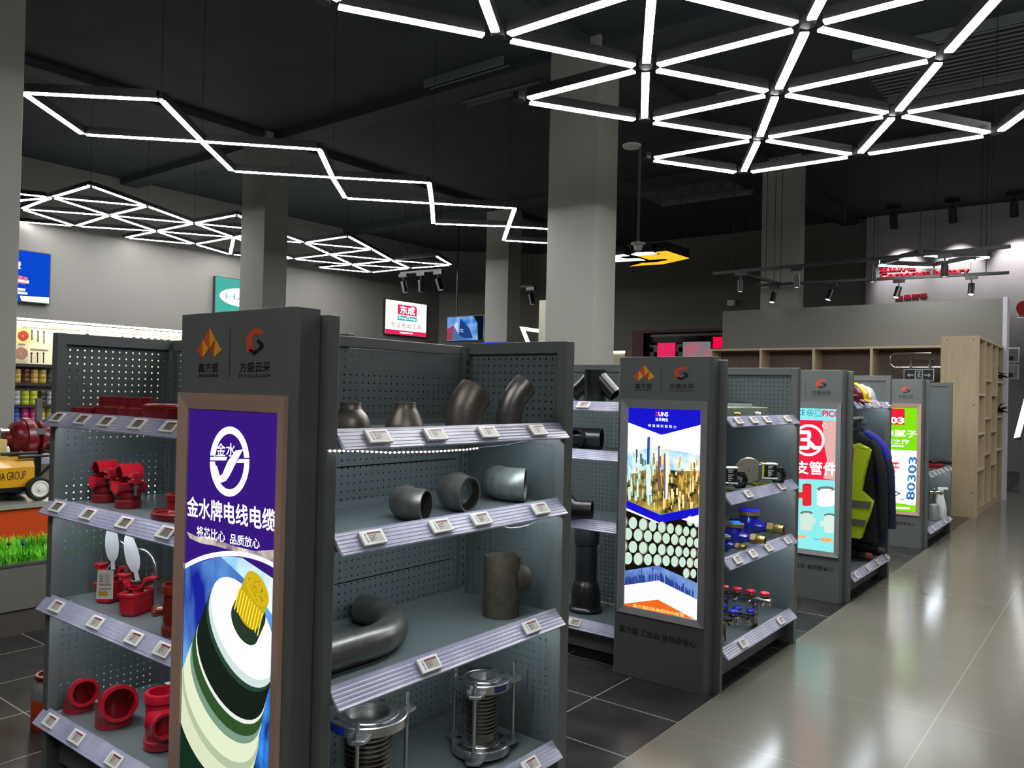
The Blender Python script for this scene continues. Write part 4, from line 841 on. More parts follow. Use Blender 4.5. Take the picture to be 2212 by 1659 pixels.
# ---------------------------------------------------------------- third gondola: helmets, clothes, shoes
def helmet(px, X, rz, mat, label):
    P = onx(px, 852, X); t = thing('safety_helmet', label, 'helmet', (P.x, P.y, 1.506), rz)
    m = MB(); n = 32; rows = []
    for i in range(9):
        a = PI/2*i/8; rows.append([V((.128*math.cos(a)**.8*math.cos(2*PI*j/n), .108*math.cos(a)**.8*math.sin(2*PI*j/n), .03+.125*math.sin(a))) for j in range(n)])
    m.add([p for r in rows for p in r], [(i*n+j, i*n+(j+1) % n, (i+1)*n+(j+1) % n, (i+1)*n+j) for i in range(8) for j in range(n)]); m.build('shell', mat, t)
    br = MB(); o = [V(((.136+.045*max(0, math.cos(a)))*math.cos(a), .115*math.sin(a), .022-.012*max(0, math.cos(a)))) for a in [2*PI*j/n for j in range(n)]]; i_ = [V((.126*math.cos(a), .106*math.sin(a), .034)) for a in [2*PI*j/n for j in range(n)]]
    br.add(o+i_+[p-V((0, 0, .006)) for p in o], [(j, (j+1) % n, n+(j+1) % n, n+j) for j in range(n)]+[(2*n+j, 2*n+(j+1) % n, (j+1) % n, j) for j in range(n)]); br.build('brim', mat, t)
    MB().sweep([V((.118*math.cos(a), 0, .034+.128*math.sin(a))) for a in [PI*.08+PI*.84*k/14 for k in range(15)]], .012, 10, flat=.5).build('crown_ridge', mat, t)
    MB().lathe([(.108, .0), (.11, .004), (.11, .03), (.106, .034)], 32).build('head_band', M_rub, t)
    for sy in (-1, 1): MB().ball((.02, sy*.1, .05), (.026, .012, .022), 12).build('side_lug', mat, t)
    return t
helmet(1846, -1.8, math.radians(-50), pbr('yellow_helmet_plastic', rgb(222, 186, 20), .25, coat=.3), 'yellow safety helmet in the middle of the top shelf row')
helmet(1862, -1.885, math.radians(38), pbr('white_helmet_plastic', rgb(220, 214, 210), .3, coat=.3), 'white safety helmet at the back right of the top shelf row')
helmet(1829, -1.76, math.radians(40), pbr('wine_helmet_plastic', rgb(110, 20, 44), .3, coat=.3), 'wine red safety helmet half hidden behind the turquoise poster stand')
ym = 7.08
t = thing('garment_rail', 'short steel arm holding the work clothes below the helmets', 'rail', (-1.86, 7.45, 1.38))
MB().box(-.008, .008, -.62, 0, -.012, .012).build('arm_bar', M_gon, t, 0); MB().box(-.03, .03, -.004, .004, -.05, .05).build('arm_plate', M_gon, t, 0); MB().ball((0, -.625, .004), .014, 12).build('end_knob', M_gon, t)
def coat(x, y, zt, mat, label, wsh=.22, lng=.8, sl=True, dark=None, dz=0.):
    t = thing('work_jacket', label, 'jacket', (x, y, zt-lng), -PI/2)
    secs = [(lng-.01, .05, .026), (lng-.04, .1, .03), (lng-.09, wsh*.82, .032), (lng-.14, wsh*.9, .034), (lng*.6, wsh*.88, .036), (lng*.3, wsh*1.02, .038), (0, wsh*1.12, .036)]
    n = 28; m = MB(); rnd_ = random.Random(int(abs(x)*100)); ph = [rnd_.uniform(0, 6) for _ in range(3)]
    rows = []
    for z, a, b in secs: rows.append([V(((b+.008*math.sin(7*c+ph[0]+z*9)*(1-z/lng))*math.sin(c), a*math.cos(c), z)) for c in [2*PI*j/n for j in range(n)]])
    m.add([p for r in rows for p in r], [(i*n+j, i*n+(j+1) % n, (i+1)*n+(j+1) % n, (i+1)*n+j) for i in range(len(secs)-1) for j in range(n)]+[tuple(range(n)), tuple(range((len(secs)-1)*n, len(secs)*n))[::-1]]); m.build('body', mat, t, 60)
    if sl:
        for sy in (-1, 1): MB().sweep([V((0, sy*wsh*.72, lng-.095)), V((.0, sy*wsh*.98, lng-.16)), V((.006, sy*(wsh+.045), lng-.34)), V((.012, sy*(wsh+.06), lng-.56)), V((.012, sy*(wsh+.07), lng-.82))], [.034, .04, .04, .038, .036], 16, flat=.9).build('sleeve', mat, t, 60)
    MB().lathe([(.045, lng-.035), (.06, lng-.02), (.055, lng+.012), (.047, lng+.012)], 20, Matrix.Scale(.7, 4, (1, 0, 0)), closed=True).build('collar', mat, t, 60)
    MB().sweep([(0, 0, lng+.005), (0, 0, lng+.06), (0, .012, lng+.075), (0, .012, lng+.09), (0, 0, lng+.105), (0, -.012, lng+.09)], .0025, 8).build('hanger_hook', M_chr, t)
    if dark:
        m = MB()
        for sy in (-1, 1): m.sweep([V((0, sy*.07, lng-.03)), V((0, sy*wsh*.66, lng-.085)), V((0, sy*wsh*1., lng-.16)), V((.0, sy*(wsh+.025), lng-.25))], [.034, .043, .044, .042], 16, flat=.9)
        m.build('shoulder_panel', dark, t, 60)
    return t
M_navy = pbr('navy_cloth', rgb(30, 36, 66), .85, noise=.2, scale=12); M_royal = pbr('royal_blue_cloth', rgb(38, 40, 160), .7, noise=.15, scale=12); M_dkc = pbr('black_cloth', rgb(24, 25, 30), .9, noise=.2, scale=12)
coat(-1.86, 7.27, 1.285, M_navy, 'navy work jacket with royal blue shoulders hanging under the helmets', dark=M_royal, lng=.95)
coat(-1.86, 7.13, 1.285, M_dkc, 'black work jacket hanging between the blue jacket and yellow vest', wsh=.19, lng=.93)
t = thing('safety_vest', 'fluorescent yellow safety vest with grey bands hanging in front of the jackets', 'vest', (-1.875, 6.95, .4), -PI/2)
M_fluo = pbr('fluorescent_cloth', rgb(196, 216, 20), .7); M_refl = pbr('grey_reflective_band', rgb(110, 108, 98), .4)
def vest_half(sy):
    # outline (across, up): open armhole, tapered hem
    o = [(.0, .46), (.03, .55), (.045, .74), (.1, .78), (.2, .73), (.15, .5), (.135, .39), (.225, .31), (.2, .2), (.165, .1), (.14, 0), (0, 0)]
    return [(sy*a, z) for a, z in o]
f = MB()
for sy in (-1, 1): f.prism([(.012*math.cos(a*9)+.006, a, z) for a, z in vest_half(sy)], (.005, 0, 0)).prism([(-.05, a, z) for a, z in vest_half(sy)], (-.005, 0, 0))
for sy in (-1, 1): f.prism([(-.055, sy*.06, .755), (-.055, sy*.18, .735), (.02, sy*.18, .735), (.02, sy*.06, .755)], (0, 0, .012))
f.build('vest_body', M_fluo, t, 0)
for z0, z1 in ((.255, .31), (.105, .156)):
    def wd(z): return .142+z*.265
    MB().prism([(.026, -wd(z0), z0), (.026, wd(z0), z0), (.026, wd(z1), z1), (.026, -wd(z1), z1)], (.002, 0, 0)).build('reflective_band', M_refl, t, 0)
for sy in (-1, 1): MB().prism([(.026, sy*.03, .35), (.026, sy*.05, .35), (.026, sy*.085, .74), (.026, sy*.065, .74)], (.0015, 0, 0)).build('orange_trim', pbr('orange_trim_cloth', rgb(200, 96, 40), .7), t, 0)
MB().sweep([(-.02, 0, .78), (-.02, 0, .96), (-.02, .012, .985), (-.02, 0, 1.0)], .0025, 8).sweep([(-.02, -.12, .745), (-.02, 0, .79), (-.02, .12, .745)], .005, 8).build('hanger', M_chr, t)
def shoe(px, py, mat, label, rz):
    P = onz(px, py, .2); t = thing('work_shoe', label, 'shoe', (P.x, P.y, .197), rz)
    MB().ball((.05, 0, .035), (.075, .04, .034), 18).ball((-.06, 0, .045), (.07, .038, .045), 18).build('upper', M_dkc, t); MB().ball((.09, 0, .036), (.042, .041, .034), 16).build('toe_cap', mat, t); MB().box(-.12, .12, -.035, .035, 0, .012).build('sole', M_rub, t, 0, .005)
shoe(1849, 1208, pbr('dusty_red_leather', rgb(120, 46, 50), .6), 'dark shoe with dusty red toe on the third unit base deck', .2)
shoe(1876, 1196, pbr('olive_grey_leather', rgb(70, 72, 64), .6), 'dark shoe with olive grey toe in the middle of the third unit base deck', .2)
shoe(1884, 1193, pbr('slate_leather', rgb(62, 62, 62), .6), 'dark shoe with slate toe at the far side of the third unit base deck', .2)
# ---------------------------------------------------------------- fourth gondola
s = .777; P = onz(2018, 1012, s); t = thing('hand_tool', 'black and red hand tool on the upper shelf beside the green poster stand', 'tool', (P.x-.02, P.y+.1, s), .6)
MB().box(-.1, .1, -.03, .03, 0, .05).build('red_body', pbr('red_tool_plastic', rgb(150, 26, 34), .4), t, 0, .012); MB().sweep([(-.04, 0, .05), (.04, .03, .075), (.14, .06, .07), (.22, .06, .055)], [.03, .035, .03, .022], 14).build('black_grip', M_rub, t)
s = .192; P = onz(2018, 1121, s); t = thing('spray_gun', 'silver paint spray gun standing on its cup, base deck beside the green poster', 'spray gun', (-1.752, 10.13, s), .5)
MB().lathe([(.05, 0), (.054, .004), (.054, .16), (.05, .175), (.03, .18), (.03, .19)], 28).build('cup', pbr('satin_silver_cup', rgb(200, 198, 192), .35, .6), t)
MB().sweep([(0, 0, .19), (0, 0, .3)], [.016, .018], 14).sweep([(-.05, 0, .31), (.07, 0, .31)], [.018, .02], 14).lathe([(.026, 0), (.026, .025)], 16, axis((1, 0, 0), (.06, 0, .31))).build('gun_body', M_chr, t)
MB().sweep([(-.04, 0, .31), (-.06, 0, .25), (-.07, 0, .19)], [.016, .014, .014], 12).build('handle', M_chr, t); MB().sweep([(0, 0, .29), (.0, 0, .25), (-.02, 0, .21)], .005, 8).build('trigger', M_chr, t); MB().ball((0, 0, .34), (.014, .014, .02), 12).build('valve_knob', M_chr, t)
P = onz(2030, 1116, s); t = thing('spray_bottle', 'white cone shaped plastic bottle behind the silver spray gun', 'bottle', (-1.735, 10.4, s), .3)
MB().lathe([(.066, 0), (.068, .006), (.068, .1), (.064, .14), (.03, .28), (.026, .3)], 28).build('bottle_body', M_white, t); MB().lathe([(.03, .3), (.03, .33)], 20).box(-.03, .075, -.012, .012, .33, .352).box(.02, .03, -.006, .006, .29, .332).build('trigger_head', M_white, t, 30)
# ---------------------------------------------------------------- electronic price tags clipped on the rails
M_tag = pbr('white_tag_case', rgb(226, 226, 218), .4); M_scr = pbr('grey_tag_screen', rgb(176, 168, 158), .3); M_scrd = pbr('dim_tag_screen', rgb(120, 114, 100), .3)
M_hdr = pbr('wine_tag_header', rgb(120, 30, 48), .4); M_txt = pbr('grey_tag_print', rgb(84, 78, 76), .6)
def tag_proto(scr):
    t = thing('price_tag', 'x', 'price tag')
    MB().box(-.034, .034, -.022, .022, .001, .0095).build('case', M_tag, t, 0, .002)
    sc = MB().box(-.014, .026, -.015, .015, .0092, .0098).build('screen', scr, t, 0)
    MB().box(-.014, .026, .0095, .015, .0098, .01).build('header_band', M_hdr, sc, 0)
    m = MB()
    for i, q in enumerate((.022, .016, .02, .012)): m.box(-.012, -.012+q, .004-i*.0048, .0058-i*.0048, .0098, .01)
    tag(m.build('screen_print', M_txt, sc, 0), kind='stuff')
    m = MB()
    for i in range(7): m.box(-.0225, -.0185, -.014+i*.004, -.0115+i*.004, .0095, .0097)
    tag(m.build('case_print', M_txt, t, 0), kind='stuff')
    return t
def basis(x, y, z): return Matrix((V(x), V(y), V(z))).transposed().to_euler()
E_A = basis((0, 1, 0), (-.674, 0, .738), (.738, 0, .674)); E_C = basis((1, 0, 0), (0, .674, .738), (0, -.738, .674))
ORD = ['first', 'second', 'third', 'fourth', 'fifth']
PT = {}
def tags(aisle, y0, s, pts, rail, unit, bright=True):
    for i, (px, py) in enumerate(pts):
        if aisle: P = onx(px, py, -1.645); loc = V((-1.6502, P.y, s-.0085))
        else: P = ony(px, py, y0+.092); loc = V((P.x, y0+.0865, s-.0085))
        lab = 'white electronic price tag, %s from left on %s rail of the %s shelves' % (ORD[i], rail, unit) if len(pts) > 1 else 'white electronic price tag, single one on %s rail of the %s shelves' % (rail, unit)
        if bright not in PT: PT[bright] = tag_proto(M_scr if bright else M_scrd); t = PT[bright]
        else: t = dup(PT[bright], (0, 0, 0))
        t['label'] = lab; t['group'] = 'electronic price tags on the shelf rails'
        t.location = loc; t.scale = (1.26, 1.04, 1); t.rotation_euler = E_A if aisle else E_C
U = 'steel fittings'
for s, rail, pts in ((1.405, 'top', [(818, 948), (941, 941), (1056, 934), (1163, 929)]), (1.127, 'second', [(806, 1164), (953, 1136), (1040, 1122), (1168, 1097)]), (.72, 'third', [(928, 1426), (1148, 1349)]), (.235, 'bottom', [(1147, 1648)])): tags(1, 1.28, s, pts, rail, U)
U = 'red fittings'
for s, rail, pts in ((1.4, 'top', [(130, 893), (183, 900), (235, 905), (303, 911), (372, 917)]), (1.06, 'second', [(129, 1085), (196, 1102), (275, 1122), (364, 1143)]), (.685, 'third', [(128, 1302), (213, 1340), (296, 1377), (358, 1405)]), (.245, 'bottom', [(115, 1549), (172, 1587), (253, 1638)])): tags(0, 1.28, s, pts, rail, U, rail in ('third', 'bottom'))
U = 'water meter'
for s, rail, pts in ((1.413, 'top', [(1596, 908), (1629, 907), (1658, 906), (1702, 904)]), (1.01, 'second', [(1617, 1067), (1689, 1051)]), (.672, 'third', [(1594, 1214), (1627, 1200), (1661, 1186), (1702, 1168)]), (.205, 'bottom', [(1606, 1387), (1687, 1336)])): tags(1, 3.87, s, pts, rail, U)
tags(0, 3.87, 1.472, [(1262, 877)], 'top', 'black drain pipe'); tags(0, 3.87, .2, [(1243, 1345)], 'bottom', 'black drain pipe')
tags(1, 6.27, 1.505, [(1862, 861), (1881, 861), (1901, 861), (1920, 861)], 'top', 'safety helmet', False); tags(1, 6.27, .195, [(1852, 1236), (1877, 1220), (1898, 1206), (1917, 1196)], 'bottom', 'safety helmet')
tags(1, 9.17, .775, [(2020, 1019), (2028, 1016), (2036, 1012), (2045, 1009), (2053, 1006)], 'upper', 'spray gun'); tags(1, 9.17, .19, [(2018, 1136), (2031, 1128), (2042, 1122), (2053, 1116)], 'bottom', 'spray gun')
# ---------------------------------------------------------------- lit merchandise wall on the left
M_cream = dots('cream_peg_sheet', rgb(226, 220, 190), (1, 2), (.05, .05), .006); M_creamp = pbr('cream_steel', rgb(224, 218, 192), .5)
M_wglow = emi('warm_shelf_light', rgb(255, 246, 220), 14)
M_dsh = pbr('dark_shelf_edge', rgb(40, 40, 42), .5)
wx = -17.93
for i, (y0, y1) in enumerate(((5.2, 6.86), (6.86, 7.86), (7.86, 8.86), (8.86, 9.86), (9.86, 10.86))):
    t = thing('wall_display', ['lit cream display bay nearest the left column, coloured rolls on its shelves', 'lit cream display bay behind the left end of the nearest gondola', 'middle lit cream display bay above the red fittings shelves', 'lit cream display bay above the slotted corner of the red fittings shelves', 'lit cream display bay running behind the purple poster stand'][i], 'shelving unit', (wx, y0, 0))
    L = y1-y0
    MB().box(.02, .03, .04, L, .3, 2.72).build('peg_panel', M_cream, t, 0)
    MB().box(0, .08, 0, .04, 0, 2.74).build('upright', M_creamp, t, 0)
    h = MB().box(0, .42, 0, L, 2.74, 2.8).build('light_box', M_dsh, t, 0); MB().box(.05, .4, .02, L-.02, 2.73, 2.739).build('glow_panel', M_wglow, h, 0); MB().box(.42, .426, 0, L, 2.762, 2.8).build('front_glow', M_wglow, h, 0)
    if i < 2:
        for z in (1.88, 1.5, 1.06, .72): MB().box(.03, .44, 0, L, z-.03, z).box(.44, .452, 0, L, z-.05, z+.01).build('shelf', M_dsh, t, 0)
    MB().box(.0, .5, 0, L, 0, .3).build('base', M_dsh, t, 0)
cols = {'charcoal': (70, 72, 78), 'chestnut': (96, 48, 30), 'amber': (186, 156, 70), 'grey': (176, 176, 170), 'lime': (186, 196, 50), 'black and white': (60, 60, 58), 'blue': (60, 104, 190), 'pink': (206, 70, 130), 'straw': (204, 190, 96)}
def roll(): return MB().lathe([(.035, 0), (.07, 0), (.074, .006), (.074, .088), (.07, .094), (.035, .094)], 20, closed=True)
RP = {}
for z, row, seq, nst in ((1.5, 'upper', ('charcoal', 'amber', 'chestnut', 'amber', 'amber', 'charcoal'), 3), (1.06, 'middle', ('grey', 'grey', 'lime', 'lime', 'black and white', 'grey'), 3), (.72, 'lower', ('blue', 'blue', 'pink', 'pink', 'straw', 'straw'), 3)):
    for k, c in enumerate(seq):
        for q in range(nst):
            if c not in RP: o = RP[c] = roll().build('tape_roll', pbr(c.replace(' ', '_')+'_wrapped_roll', rgb(*cols[c]), .25, noise=.3, scale=14, coat=.4))
            else: o = RP[c].copy(); COL.objects.link(o)
            o.location = (wx+.33, 6.42+k*.158, z+q*.0945); tag(o, '%s wrapped tape roll stacked on the %s shelf of the lit left wall' % (c, row), 'tape roll', '%s tape rolls stacked on the %s shelf of the lit wall' % (c, row))
for k, y in enumerate((6.46, 6.66, 6.78)):
    pass
def peg_hook(y, z, n, kind):
    t = thing('peg_hook', 'x', 'display hook', (wx+.03, y, z))
    MB().sweep([(0, 0, 0), (.16, 0, 0), (.18, 0, .012)], .004, 6).build('wire', M_chr, t); MB().box(.18, .184, -.06, .06, .0, .035).build('label_card', pbr('grey_price_card', rgb(120, 116, 106), .5), t, 0)
    return t
hooks = [onx(px, py, wx+.2) for px, py in ((52, 709), (71, 710), (84, 711), (97, 712), (110, 713), (123, 713), (135, 714), (150, 715), (166, 716), (189, 717), (213, 719), (242, 721), (264, 722), (288, 724), (304, 725), (321, 726), (334, 726), (349, 728), (364, 729), (383, 730))]
ph = None
for i, p in enumerate(hooks+[onx(px, py, wx+.2) for px, py in ((72, 757), (84, 758), (97, 759), (46, 746))]):
    if ph is None: t = ph = peg_hook(p.y, p.z, 0, 0)
    else: t = dup(ph, (wx+.03, p.y, p.z))
    low = i >= 20
    t['label'] = ('wire hook with grey price card in the lower row of the nearest lit bay' if low else 'wire hook with grey price card in the long upper row of the lit left wall'); t['group'] = 'lower row of hooks on the lit wall' if low else 'upper row of hooks on the lit wall'
M_dkt = pbr('dark_tool_steel', rgb(70, 64, 58), .4, .6)
tools = [(69, 714, 735), (82, 716, 739), (95, 717, 742), (68, 763, 784), (81, 763, 784), (94, 763, 784)]
for i, (px, ya, yb) in enumerate(tools):
    a, b_ = onx(px, ya, wx+.15), onx(px, yb, wx+.15); m = MB().sweep([a, b_], .012, 8).ball(a, .022, 10); o = m.shift(b_).build('hanging_tool', M_dkt, loc=b_)
    tag(o, 'thin dark tool hanging from the %s hooks of the lit wall, %s of three' % ('upper' if i < 3 else 'lower', ('leftmost', 'middle', 'rightmost')[i % 3]), 'tool', 'thin tools hanging on the lit wall')
for i, p in enumerate([onx(px, py+7, wx+.15) for px, py in ((187, 719), (263, 725), (288, 726), (304, 727), (320, 728), (334, 729), (348, 730), (363, 731), (379, 733))]):
    o = MB().lathe([(.03, 0), (.055, 0), (.055, .03), (.03, .03)], 20, axis((1, 0, 0)), closed=True).build('tape_reel', M_rub, loc=p); tag(o, 'small black round reel hanging in the row above the red fittings shelves', 'reel', 'black reels hanging on the lit wall')
for (px, py, r, col, lab) in ((50, 725, .1, (150, 40, 40), 'red round disc on a yellow card hanging beside the left column'), (46, 763, .12, (150, 110, 90), 'brown round disc in a clear pack hanging beside the left column')):
    p = onx(px, py, wx+.17); t = thing('cutting_disc', lab, 'disc', p); MB().box(-.006, 0, -.13, .13, -.14, .16).build('backing_card', pbr('pale_card_%d' % px, rgb(214, 200, 120) if px == 50 else rgb(210, 200, 180), .6), t, 0); MB().lathe([(.02, 0), (r, 0), (r, .01), (.02, .01)], 28, axis((1, 0, 0)), closed=True).build('disc_face', pbr('disc_%d' % px, rgb(*col), .5), t)
# ---------------------------------------------------------------- lit signs on the left wall
def wall_sign(label, y0, y1, z0, z1, base, name='light_sign'):
    t = thing(name, label, 'lit sign', (XL+.01, (y0+y1)/2, z0)); a, b_ = y0-(y0+y1)/2, y1-(y0+y1)/2
    MB().box(0, .085, a-.02, b_+.02, -.02, z1-z0+.02).build('sign_box', M_dsh, t, 0)
    sc = MB().box(.085, .09, a, b_, 0, z1-z0).build('lit_face', base, t, 0)
    def q(u, v, k=1): return V((.0905+.0012*k, a+(b_-a)*u, (z1-z0)*v))
    return t, sc, q
t, sc, q = wall_sign('bright blue lit poster beside the left column', 6.2, 7.24, 3.17, 4.19, ink(10, 70, 200))
MB().poly([q(0, 1), q(.12, 1), q(.02, .62), q(0, .62)]).build('red_flash', ink(230, 30, 70), sc, 0)
m = MB(); text(m, '新!', (q(.06, .62, 2), q(.46, .62, 2), q(.06, .8, 2)), .03); m.poly([q(.5, 0, 2), q(1, 0, 2), q(1, .12, 2), q(.46, .1, 2)])
m.poly([q(0, .38, 2), q(.62, .36, 2), q(.62, .42, 2), q(0, .45, 2)]); m.poly([q(.14, .2, 2), q(.56, .2, 2), q(.56, .25, 2), q(.14, .25, 2)]).poly([q(.1, .135, 2), q(.6, .135, 2), q(.6, .18, 2), q(.1, .18, 2)]); m.build('lettering', WH, sc, 0)
m = MB()
for k in range(7): m.poly([q(-.02+k*.09, .46-k*.008, 3), q(.055+k*.09, .455-k*.008, 3), q(.055+k*.09, .55-k*.012, 3), q(-.02+k*.09, .56-k*.012, 3)])
for k in range(6): m.poly([q(-.02+k*.1, .34, 3), q(.06+k*.1, .34, 3), q(.06+k*.1, .375, 3), q(-.02+k*.1, .375, 3)])
tag(m.build('product_picture', ink(250, 120, 130), sc, 0), kind='stuff')
t, sc, q = wall_sign('turquoise lit sign with white oval, half hidden behind the second column', 11.06, 12.6, 3.05, 4.22, ink(72, 176, 160))
MB().poly([q(.5+.43*math.cos(2*PI*i/40), .62+.2*math.sin(2*PI*i/40)) for i in range(40)]).build('white_oval', WH, sc, 0)
m = MB(); text(m, 'HALI', (q(.17, .56, 2), q(.8, .56, 2), q(.17, .68, 2))); m.build('lettering', ink(150, 196, 186), sc, 0)
t, sc, q = wall_sign('white lit sign with red and turquoise logo and red foot band', 16.74, 18.51, 3.24, 4.27, ink(255, 250, 236, 1.2))
MB().poly([q(0, 0), q(1, 0), q(1, .13), q(0, .13)]).poly([q(.28, .6), q(.75, .6), q(.75, .86), q(.71, .9), q(.28, .9)]).build('red_fields', ink(220, 40, 90), sc, 0)
MB().poly([q(.28, .43), q(.75, .43), q(.75, .57), q(.28, .57)]).build('turquoise_field', ink(30, 160, 170), sc, 0)
m = MB(); text(m, '东成', (q(.34, .63, 2), q(.7, .63, 2), q(.34, .87, 2)), .03); text(m, 'DongCheng', (q(.31, .45, 2), q(.72, .45, 2), q(.31, .55, 2)), .03); m.poly([q(.34, .045, 2), q(.66, .045, 2), q(.66, .085, 2), q(.34, .085, 2)]); m.build('lettering', WH, sc, 0)
m = MB(); text(m, '专业电动工具', (q(.12, .2, 2), q(.88, .2, 2), q(.12, .36, 2))); m.build('dark_lettering', ink(110, 120, 120), sc, 0)
# ---------------------------------------------------------------- hanging television
t = thing('television', 'television showing an office tower, hanging from the ceiling on a pole', 'television', (-14.0, 16, 2.86))
MB().box(-.66, .66, 0, .09, 0, .68).build('tv_case', M_frame, t, 0, .01)
sc = MB().box(-.64, .64, -.004, 0, .03, .66).build('screen', emi_noise('sky_on_screen', rgb(30, 110, 200), rgb(140, 190, 235), 1., 3), t, 0)
def tv(u, v, k=1): return V((-.64+1.28*u, -.004-.0012*k, .03+.63*v))
for k, (nm, col, P) in enumerate((('picture_cloud', (196, 206, 222), [(.05, .5), (.3, .8), (.34, .1), (.02, .1)]), ('picture_tower', (34, 60, 120), [(.34, .1), (.36, .94), (.62, .5), (.72, .08)]), ('picture_wall', (150, 62, 84), [(0, .02), (0, .5), (.2, .66), (.16, .02)]), ('picture_glass', (70, 110, 160), [(.16, .02), (.2, .6), (.36, .2), (.6, .02)]), ('picture_lit_floors', (190, 200, 215), [(.37, .5), (.46, .45), (.46, .42), (.37, .46)]), ('picture_lit_floors', (190, 200, 215), [(.37, .42), (.46, .36), (.46, .33), (.37, .38)]), ('dark_corner', (16, 16, 18), [(.72, 1), (.84, .7), (.86, .0), (1, 0), (1, 1)]))): MB().poly([tv(*p, k+1) for p in P]).build(nm, ink(*col), sc, 0)
MB().sweep([(-.36, .05, .68), (-.36, .05, ZC-2.86)], .02, 10).build('ceiling_pole', M_frame, t); MB().box(-.46, -.26, .0, .1, .66, .7).build('pole_bracket', M_frame, t, 0)
# ---------------------------------------------------------------- odd glowing things behind the gondolas
o = V((ony(1067, 737, 14.9))); t = thing('blue_light_bar', 'short glowing blue bar beside the foot of the third column', 'light', (o.x, 14.9, 2.63)); MB().box(-.34, .34, 0, .08, .03, .1).build('bar_housing', M_frame, t, 0); MB().box(-.33, .33, -.004, 0, .032, .098).build('blue_glow', ink(20, 20, 235), t, 0); MB().sweep([(0, .06, .03), (0, .06, -2.6)], .03, 10).lathe([(.2, -2.6), (.2, -2.57)], 20).build('bar_post', M_frame, t)
ya = 19.3; o = ony(1122, 705, ya); t = thing('angled_lamp', 'white angular LED lamp standing at the far end beside the pale board', 'light', (o.x, ya, 0))
A_ = [ony(*p, ya)-V((o.x, ya, 0)) for p in ((1122, 705), (1215, 718), (1160, 800))]; c_ = (A_[0]+A_[1]+A_[2])/3
B_ = [c_+(p-c_)*.74 for p in A_]
for i in range(3): MB().prism([A_[i], A_[(i+1) % 3], B_[(i+1) % 3], B_[i]], (0, .05, 0)).build('lamp_side', emi('white_lamp_face', (1, 1, 1, 1), 1.5), t, 0)
MB().sweep([A_[2]+V((0, .03, .02)), V((A_[2].x, .03, 0))], .03, 8).lathe([(.2, 0), (.2, .02)], 20, Matrix.Translation((A_[2].x, .03, 0))).build('lamp_foot', M_frame, t)
p0, p1 = ony(1165, 649, 10.5), ony(1195, 740, 10.5); t = tag(MB().box(0, .6, 0, .06, 0, p0.z).build('pale_board', pbr('pale_board_paint', rgb(190, 190, 172), .6), smooth=0, loc=(p0.x, 10.5, 0)), 'pale upright board standing behind the middle column', 'board')
p0, p1 = ony(1312, 758, 19), ony(1350, 760, 19); t = thing('lit_case', 'small cream lit case standing just right of the middle column', 'display case', (p0.x, 19, 0)); MB().box(0, p1.x-p0.x, 0, .4, 0, p0.z).build('case_body', M_creamp, t, 0); MB().box(0, p1.x-p0.x, -.01, 0, p0.z-.06, p0.z-.02).build('case_light', M_wglow, t, 0)
# things seen in the doorway
for (a, b_, c, d, mat, lab) in ((1421, 741, 1458, 790, ink(226, 40, 96, .9), 'plain pink red poster standing in the left door leaf'), (1476, 739, 1534, 790, emi_noise('mottled_poster', rgb(110, 130, 130), rgb(210, 90, 120), .8, 2.2), 'mottled grey and red poster behind the right door leaf'), (1541, 728, 1562, 752, ink(232, 8, 66), 'small plain red sign left of the grey partition')):
    y = YF-.06 if a == 1541 else YF+.2; p0, p1 = ony(a, b_, y), ony(c, d, y); o = MB().box(0, p1.x-p0.x, -.02, .0, 0, p0.z-p1.z).build('door_poster' if a != 1541 else 'red_sign', mat, smooth=0, loc=(p0.x, y, p1.z)); tag(o, lab, 'poster')
p = ony(1581, 655, YF-.1); t = thing('wall_speaker', 'small white box on the far wall above the partition corner', 'speaker', (p.x, YF, p.z-.08)); MB().box(-.1, .1, -.2, -.05, 0, .16).build('box_case', M_white, t, 0, .01); MB().box(-.03, .03, -.05, 0, .05, .11).build('wall_mount', M_frame, t, 0)
# ---------------------------------------------------------------- grey partition with wood cubbies
M_part = pbr('grey_partition_paint', rgb(122, 121, 116), .7, noise=.05, scale=1.2)
struct('wall_partition', MB().box(-6.29, -1.62, 14.76, 15.02, 0, 3.2), M_part); struct('trim_3', MB().box(-1.62, -1.56, 14.74, 15.04, 0, 3.22), pbr('white_edge_trim', rgb(205, 205, 212), .5))  # end face paler than the partition, the light on it put into the colour
M_wood = pbr('pale_ash_veneer', rgb(186, 168, 138), .5, noise=.16, scale=3, stretch=(9, 9, .5)); M_wedge = pbr('pale_wood_edge', rgb(206, 188, 158), .5); M_wback = pbr('brown_cubby_back', rgb(112, 96, 88), .6, noise=.15, scale=3, stretch=(6, 6, .5))
t = thing('cubby_cabinet', 'long pale wood cabinet with brown cubbies under the grey partition', 'cabinet', (-4.2, 14.3, 0)); x0, x1, zt = -2.14, 2.12, 2.44
MB().box(x0, x1, 0, .45, zt-.035, zt).build('top_board', M_wedge, t, 0); MB().box(x0, x1, .43, .445, 0, zt-.035).build('back_panel', M_wback, t, 0); MB().box(x0, x1, 0.02, .45, 0, .1).build('base_board', M_wood, t, 0)
for px in (1536, 1643, 1757, 1882, 2050): x = ony(px, 765, 14.3).x+4.2; MB().box(x-.02, x+.02, 0, .43, .1, zt-.035).build('divider', M_wedge, t, 0)
for i, (xa, xb) in enumerate(((1536, 1643), (1643, 1757), (1757, 1882), (1882, 2050))):
    a, b_ = ony(xa, 765, 14.3).x+4.22, ony(xb, 765, 14.3).x+4.18
    for z in (1.75, 1.2, .65): MB().box(a, b_, .01, .43, z, z+.03).build('shelf', M_wedge, t, 0)
